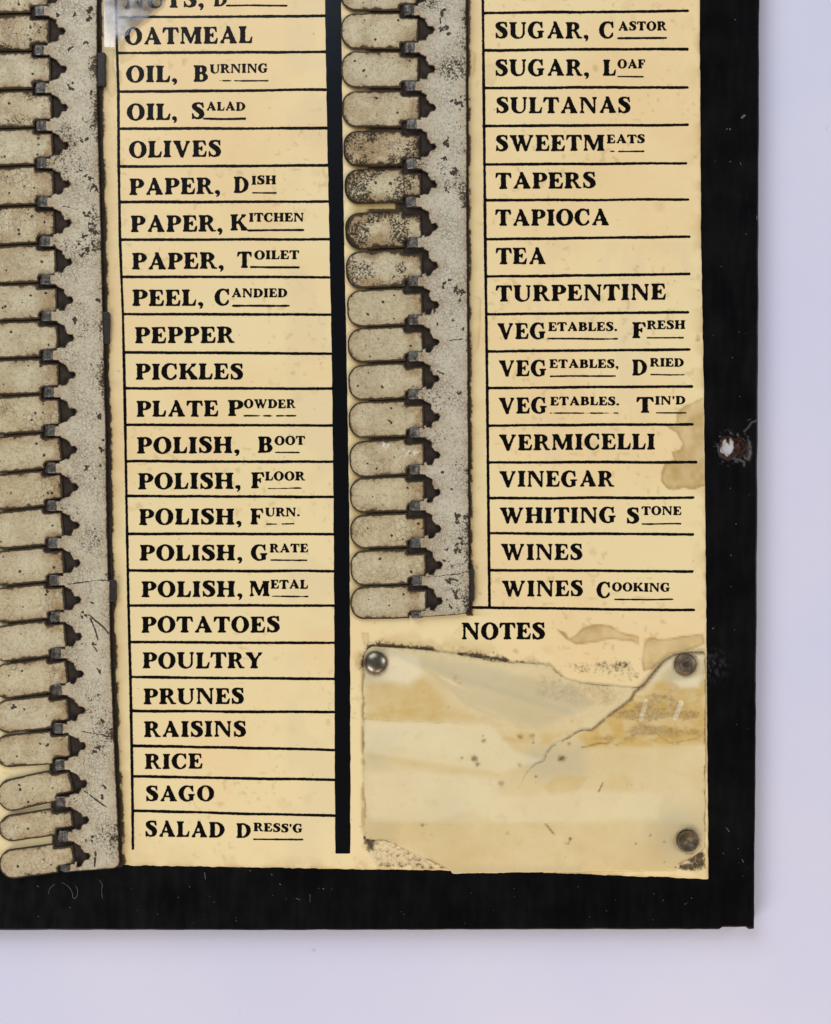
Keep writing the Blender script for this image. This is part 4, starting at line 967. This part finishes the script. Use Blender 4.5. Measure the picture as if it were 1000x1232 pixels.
def sheet_w(x, y, f):
    n1 = fbm(x, y, 30, 3, 220) - .5; n2 = fbm(x, y, 30, 3, 221) - .5; m = fbm(x, y, 14, 3, 222); fine = fbm(x, y, 4.5, 3, 223)
    xx = x + n1 * 9; yy = y + n2 * 5
    P = lambda pts, s0=-5, s1=5: sstep(s0, s1, sd_poly(xx, yy, pts))
    S_ = lambda a, b, r: np.exp(-(np.hypot(x - a + n1 * 6, y - b + n2 * 6) / r) ** 2)
    yel = .62 * P([(437, 822), (470, 816), (515, 812), (528, 830), (542, 848), (590, 863), (585, 868), (437, 864)], -3, 8) * (.6 + .7 * m)
    yel = np.maximum(yel, .85 * P([(470, 851), (515, 846), (528, 851), (532, 868), (440, 866), (438, 858)], -5, 6))
    dT, fade = tear_side(x, y); right = dT > 0
    yel = np.maximum(yel, np.where(right, .82 * P([(756, 840), (785, 820), (846, 822), (848, 893), (780, 896), (705, 898), (694, 886), (722, 868)], -6, 4) * (.55 + .7 * sstep(.3, .6, m)), 0))
    yel = np.maximum(yel, .5 * P([(655, 946), (672, 932), (706, 934), (694, 952), (664, 958)], -3, 3)); yel = np.maximum(yel, .40 * P([(722, 948), (738, 930), (760, 934), (756, 952)], -6, 6))
    yel = np.maximum(yel, .34 * sstep(984, 994, y) * (m + .2)); yel = np.maximum(yel, .32 * P([(438, 905), (520, 930), (600, 936), (600, 918), (530, 905), (440, 890)], -6, 6))
    yel = np.maximum(yel, .6 * P([(610, 880), (660, 882), (690, 880), (660, 895), (600, 892)], -4, 4) * sstep(.4, .65, m))
    gr = .52 * P([(438, 780), (480, 780), (540, 792), (600, 802), (645, 824), (700, 846), (690, 860), (645, 877), (602, 866), (560, 842), (515, 806), (472, 792)], -7, 9)
    gr = np.maximum(gr, .55 * P([(560, 803), (640, 815), (692, 826), (716, 846), (700, 856), (640, 842), (572, 826)], -5, 5))
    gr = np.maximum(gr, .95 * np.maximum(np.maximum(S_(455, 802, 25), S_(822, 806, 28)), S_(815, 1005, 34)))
    gr = np.maximum(gr, .6 * P([(640, 900), (700, 895), (700, 935), (650, 940), (630, 920)], -14, 14)); gr = np.maximum(gr, .45 * P([(440, 985), (480, 990), (475, 1012), (440, 1010)], -10, 8)); gr = np.maximum(gr, .45 * P([(440, 880), (480, 880), (465, 925), (440, 925)], -14, 14))
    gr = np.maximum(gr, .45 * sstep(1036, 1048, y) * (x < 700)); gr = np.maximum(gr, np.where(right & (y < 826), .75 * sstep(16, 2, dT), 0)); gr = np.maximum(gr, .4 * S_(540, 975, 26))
    for pts in ([(553, 820), (600, 833), (650, 843), (700, 849)], [(505, 797), (530, 818), (558, 842), (600, 866)]):
        gr = np.maximum(gr, .4 * np.exp(-(sd_line(xx, yy, pts) / 2.2) ** 2))
    pale = .8 * P([(474, 782), (500, 790), (512, 808), (490, 826), (450, 818)], -6, 8)
    pale = np.maximum(pale, .48 * P([(437, 868), (585, 871), (620, 905), (655, 915), (600, 930), (440, 905)], -4, 4))
    pale = np.maximum(pale, .36 * P([(445, 930), (500, 926), (600, 938), (600, 960), (520, 990), (445, 985)], -6, 6)); pale = np.maximum(pale, .30 * P([(560, 962), (700, 950), (800, 955), (790, 985), (600, 990)], -5, 5))
    pale = np.maximum(pale, .85 * (1 - sstep(1.6, 3.4, sd_seg(x, y, 777, 843, 771, 865)))); pale = np.maximum(pale, .85 * (1 - sstep(2.0, 3.8, sd_seg(x, y, 819, 845, 812, 863))))
    pale = np.maximum(pale, .8 * P([(808, 818), (842, 814), (842, 826), (818, 826)], -4, 4)); pale = np.maximum(pale, np.where(right & (y < 836), .5 * np.exp(-((dT - 7) / 4.5) ** 2), 0))
    yel *= (1 - .8 * pale * (pale > .7)); 
    dirt_shade = np.zeros_like(x)
    for a, b, r, q in ((571, 913, 5.5, .62), (574, 920, 4, .55), (556, 912, 2.5, .5), (582, 891, 3, .65), (581, 885, 2, .5), (603, 942, 6, .45), (626, 921, 4, .4), (676, 912, 5.5, .72), (645, 934, 2.6, .6), (645, 941, 2, .4), (509, 993, 3.4, .55), (515, 992, 1.5, .5), (611, 1002, 4, .4), (686, 1008, 2.6, .65), (657, 992, 2.2, .5), (510, 832, 4, .3), (547, 816, 5, .35), (553, 822, 4, .3), (625, 886, 5, .5), (640, 886, 5, .5), (642, 893, 3, .5), (525, 884, 2, .3), (765, 1014, 2.4, .5), (800, 1012, 2.5, .5), (783, 1005, 2.2, .55), (799, 1036, 2.4, .4), (680, 1030, 2, .3), (688, 866, 4, .35), (760, 944, 1.6, .5), (727, 926, 1.4, .5), (520, 1005, 3, .3), (810, 842, 3, .4), (848, 985, 4, .5), (730, 893, 4, .4), (684, 894, 3, .5), (540, 850, 3, .3)):
        dirt_shade = np.maximum(dirt_shade, q * np.exp(-(np.hypot(x - a + n1 * 4, y - b + n2 * 4) / r) ** 2))
    for pts, wd, q in (([(720, 952), (729, 934)], 1.3, .7), ([(657, 992), (668, 1005), (682, 1016), (686, 1009)], 2.2, .5), ([(752, 825.5), (764, 826)], 1.6, .95), ([(437, 865), (500, 868), (580, 871), (640, 876)], .9, .38), ([(700, 898), (720, 894), (734, 893), (743, 896)], 2.0, .5), ([(790, 882), (805, 893), (840, 888)], 1.6, .4), ([(440, 991), (500, 992), (600, 991), (700, 990)], 1.0, .22)):
        dirt_shade = np.maximum(dirt_shade, q * np.exp(-(sd_line(x, y + n2 * 3, pts) / wd) ** 2) * sstep(.2, .5, m))
    dirt_shade = np.maximum(dirt_shade, P([(650, 808), (760, 829), (735, 850), (690, 850), (640, 835)], -9, 9) * .27 * (.5 + m))
    dirt_shade = np.maximum(dirt_shade, np.where(right, .26 * (.45 + 1.1 * sstep(.35, .65, fbm(x * .6, y * 1.6, 16, 3, 225))) * P([(705, 890), (760, 835), (800, 818), (846, 830), (846, 896), (760, 898)], -6, 8), 0))
    dirt_shade = np.maximum(dirt_shade, .34 * np.exp(-np.maximum(f, 0) / 6) * (y < 812)); dirt_shade = np.maximum(dirt_shade, .75 * np.exp(-np.maximum(f, 0) / 1.0) * sstep(.3, .6, m) * (y < 1040))
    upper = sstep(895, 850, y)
    edge = np.where(right & (fade > .05), (.64 + .02 * upper) * np.exp(-(dT / (1.5 + 3.1 * upper)) ** 2) * fade, np.where(fade > .05, .42 * np.exp(-(dT / 1.5) ** 2) * fade, 0))  # tear step darkened: its shade painted in together with dirt
    dirt_shade = np.maximum(dirt_shade, edge * sstep(.15, .42, m))
    for a, b, r, q in ((825, 799, 14.5, .5), (828, 1012, 14.5, .55), (452, 797, 15, .42)):  # rust rings at two tacks, a painted shadow around the domed one
        dirt_shade = np.maximum(dirt_shade, q * np.exp(-((np.hypot(x - a, y - b) - r) / 2.6) ** 2) * (.3 + m))
    dirt_shade = np.maximum(dirt_shade, .42 * np.exp(-np.maximum(f, 0) / 4.0) * sstep(.3, .6, m) * (y < 1040))
    return np.stack([np.clip(v, 0, 1) for v in (yel, gr, dirt_shade, pale)], 1)
sheet = plate('notes_sheet', xs, ys, F, sheet_z, 0.35, M_SHEET, None, sheet_w, bevel=0.5)
sheet['label'] = 'yellowed translucent blank sheet torn along its top, pinned under NOTES'
sheet['category'] = 'sheet'

# ------------------------------------------------------------------ tacks
def lathe(name, prof, mat, parent, n=48, wob=0.0, seed=0):
    rnd = random.Random(seed); V = []; Fc = []
    for r, z in prof:
        for i in range(n):
            a = 2 * math.pi * i / n
            rr = r * (1 + rnd.uniform(-wob, wob) * .3)
            V.append((rr * math.cos(a) * S, rr * math.sin(a) * S, z * S))
    m = len(prof)
    for j in range(m - 1):
        for i in range(n):
            a, b = j * n + i, j * n + (i + 1) % n
            Fc.append([a, b, b + n, a + n])
    Fc.append([(m - 1) * n + i for i in range(n)])
    return link_mesh(name, V, Fc, mat, parent)
GRP = 'metal tacks pinning the notes sheet'
def tack(px, py, label, kind, zb=1.0):
    p = W(px, py, 5); t = thing('thumb_tack', label, 'tack', (p.x, p.y, zb * S), GRP)
    if kind == 'dome':
        R, H = 14.0, 7.6
        lathe('head', [(R - 1.2, 0), (R, .5), (R, 1.3)] + [(R * math.cos(a), 1.3 + H * math.sin(a)) for a in np.linspace(.12, 1.5, 14)], M_SILVER, t)
    elif kind == 'dimple':
        R = 13.6
        lathe('head', [(R - 1, 0), (R, .6), (R, 2.0), (R - .8, 3.2), (R - 2.5, 4.2), (R - 5, 5.0), (8, 5.3), (6.2, 5.1), (5.2, 4.2), (4.3, 4.5), (2.6, 4.4), (2.0, 3.6), (.6, 3.0)], M_BRASS, t, wob=.03, seed=3)
        lathe('centre', [(3.4, 3.4), (3.0, 4.9), (1.4, 5.3), (.3, 5.2)], M_BRASSDARK, t, 20)
    else:
        R = 13.2
        lathe('head', [(R - 1, 0), (R, .6), (R, 3.6), (R - .7, 4.6), (R - 1.7, 4.7), (R - 2.6, 4.0), (R - 3.4, 3.3), (7, 3.5), (3.2, 3.2), (1.5, 3.0), (.3, 3.0)], M_BRASSDARK, t, wob=.03, seed=5)
        lathe('rim', [(R - 2.3, 4.2), (R - 1.9, 5.0), (R - .9, 5.0), (R - .4, 4.2)], M_BRASS, t)
        lathe('centre', [(2.4, 3.0), (2.1, 4.0), (1.2, 4.4), (.3, 4.4)], M_BRASS, t, 20)
    return t
tack(452, 797.5, 'smooth domed silver tack at the top left corner of the notes sheet', 'dome', 1.0)
tack(825, 799.5, 'flat brown tack with a rusty centre under the brown stain', 'dimple', 1.5)
tack(828, 1012, 'dark ringed brass tack beside the grimy lower corner of the sheet', 'rim', 1.0)

# ------------------------------------------------------------------ lint and paint flecks on the black board
def dust_mesh():
    V = []; Fc = []
    def ribbon(pts, w):
        b = len(V)
        for i, (x, y) in enumerate(pts):
            x2, y2 = pts[min(i + 1, len(pts) - 1)]; x1, y1 = pts[max(i - 1, 0)]
            dx, dy = x2 - x1, y2 - y1; l = math.hypot(dx, dy) or 1
            nx, ny = -dy / l * w / 2, dx / l * w / 2
            z = ZB + 0.75
            for s_, dz in ((1, 0), (0, w * .6), (-1, 0)):
                V.append(((x + nx * s_ - CX) * S, (CY - y - ny * s_) * S, (z + dz) * S))
        for i in range(len(pts) - 1):
            for k in (0, 1):
                a = b + i * 3 + k; Fc.append([a, a + 1, a + 4, a + 3])
    def curve(pts, w):
        p = np.array(pts, float); out = []
        for i in range(len(p) - 1):
            p0, p1, p2, p3 = p[max(i - 1, 0)], p[i], p[i + 1], p[min(i + 2, len(p) - 1)]
            for t in np.linspace(0, 1, 7)[:-1]:
                q = 0.5 * ((2 * p1) + (-p0 + p2) * t + (2 * p0 - 5 * p1 + 4 * p2 - p3) * t * t + (-p0 + 3 * p1 - 3 * p2 + p3) * t ** 3); out.append(tuple(q))
        out.append(tuple(p[-1])); ribbon(out, w)
    curve([(74, 1062), (82, 1067), (86, 1073), (88, 1081), (92, 1079), (93, 1072), (91, 1066)], .55)
    curve([(58, 1076), (60, 1069), (66, 1064)], .45); curve([(119, 1059), (123, 1065), (122, 1071), (123, 1081)], .5)
    curve([(246, 1050), (247, 1058)], .9); curve([(373, 1076), (373, 1086)], .5); curve([(356, 1081), (361, 1083)], .9)
    curve([(874, 996), (878, 1001)], .9); curve([(893, 1034), (895, 1038)], .9); curve([(899, 506), (904, 504)], .5)
    rnd = random.Random(12)
    for _ in range(55):
        z = rnd.random()
        if z < .5: x, y = rnd.uniform(5, 900), rnd.uniform(1062, 1112)
        else: x, y = rnd.uniform(858, 906), rnd.uniform(5, 1110)
        a = rnd.uniform(0, 6.28); l = rnd.uniform(.5, 1.5)
        ribbon([(x, y), (x + l * math.cos(a), y + l * math.sin(a))], rnd.uniform(.4, 1.1))
    for x, y, l, a, w in ((892, 142, 6, -.7, 3.2), (893.5, 140, 4, -.5, 2.2), (878, 154, 2.5, .9, 1.6), (874, 156, 2.5, -.9, 1.4), (911, 259, 5, 1.5, 1.4), (891, 195, 3, 1.2, 1.2), (878, 194, 2, 0, 1.2), (300, 1048, 2, 0, 1.2), (326, 1052, 2, .5, 1.5), (336, 1064, 2.2, .2, 1.5), (388, 1069, 2, .5, 1.4), (44, 1066, 3, .5, 1.2), (885, 630, 2, .4, 1.3), (857, 757, 3, -.6, 1.4), (879, 668, 1.6, .2, 1.2)):
        ribbon([(x, y), (x + l * math.cos(a) * .5, y + l * math.sin(a) * .5), (x + l * math.cos(a), y + l * math.sin(a))], w * .8)
    return link_mesh('lint', V, Fc, M_DUST)
d = dust_mesh(); d['kind'] = 'stuff'; d['label'] = 'pale lint and flecks scattered on the black border'; d['category'] = 'lint'
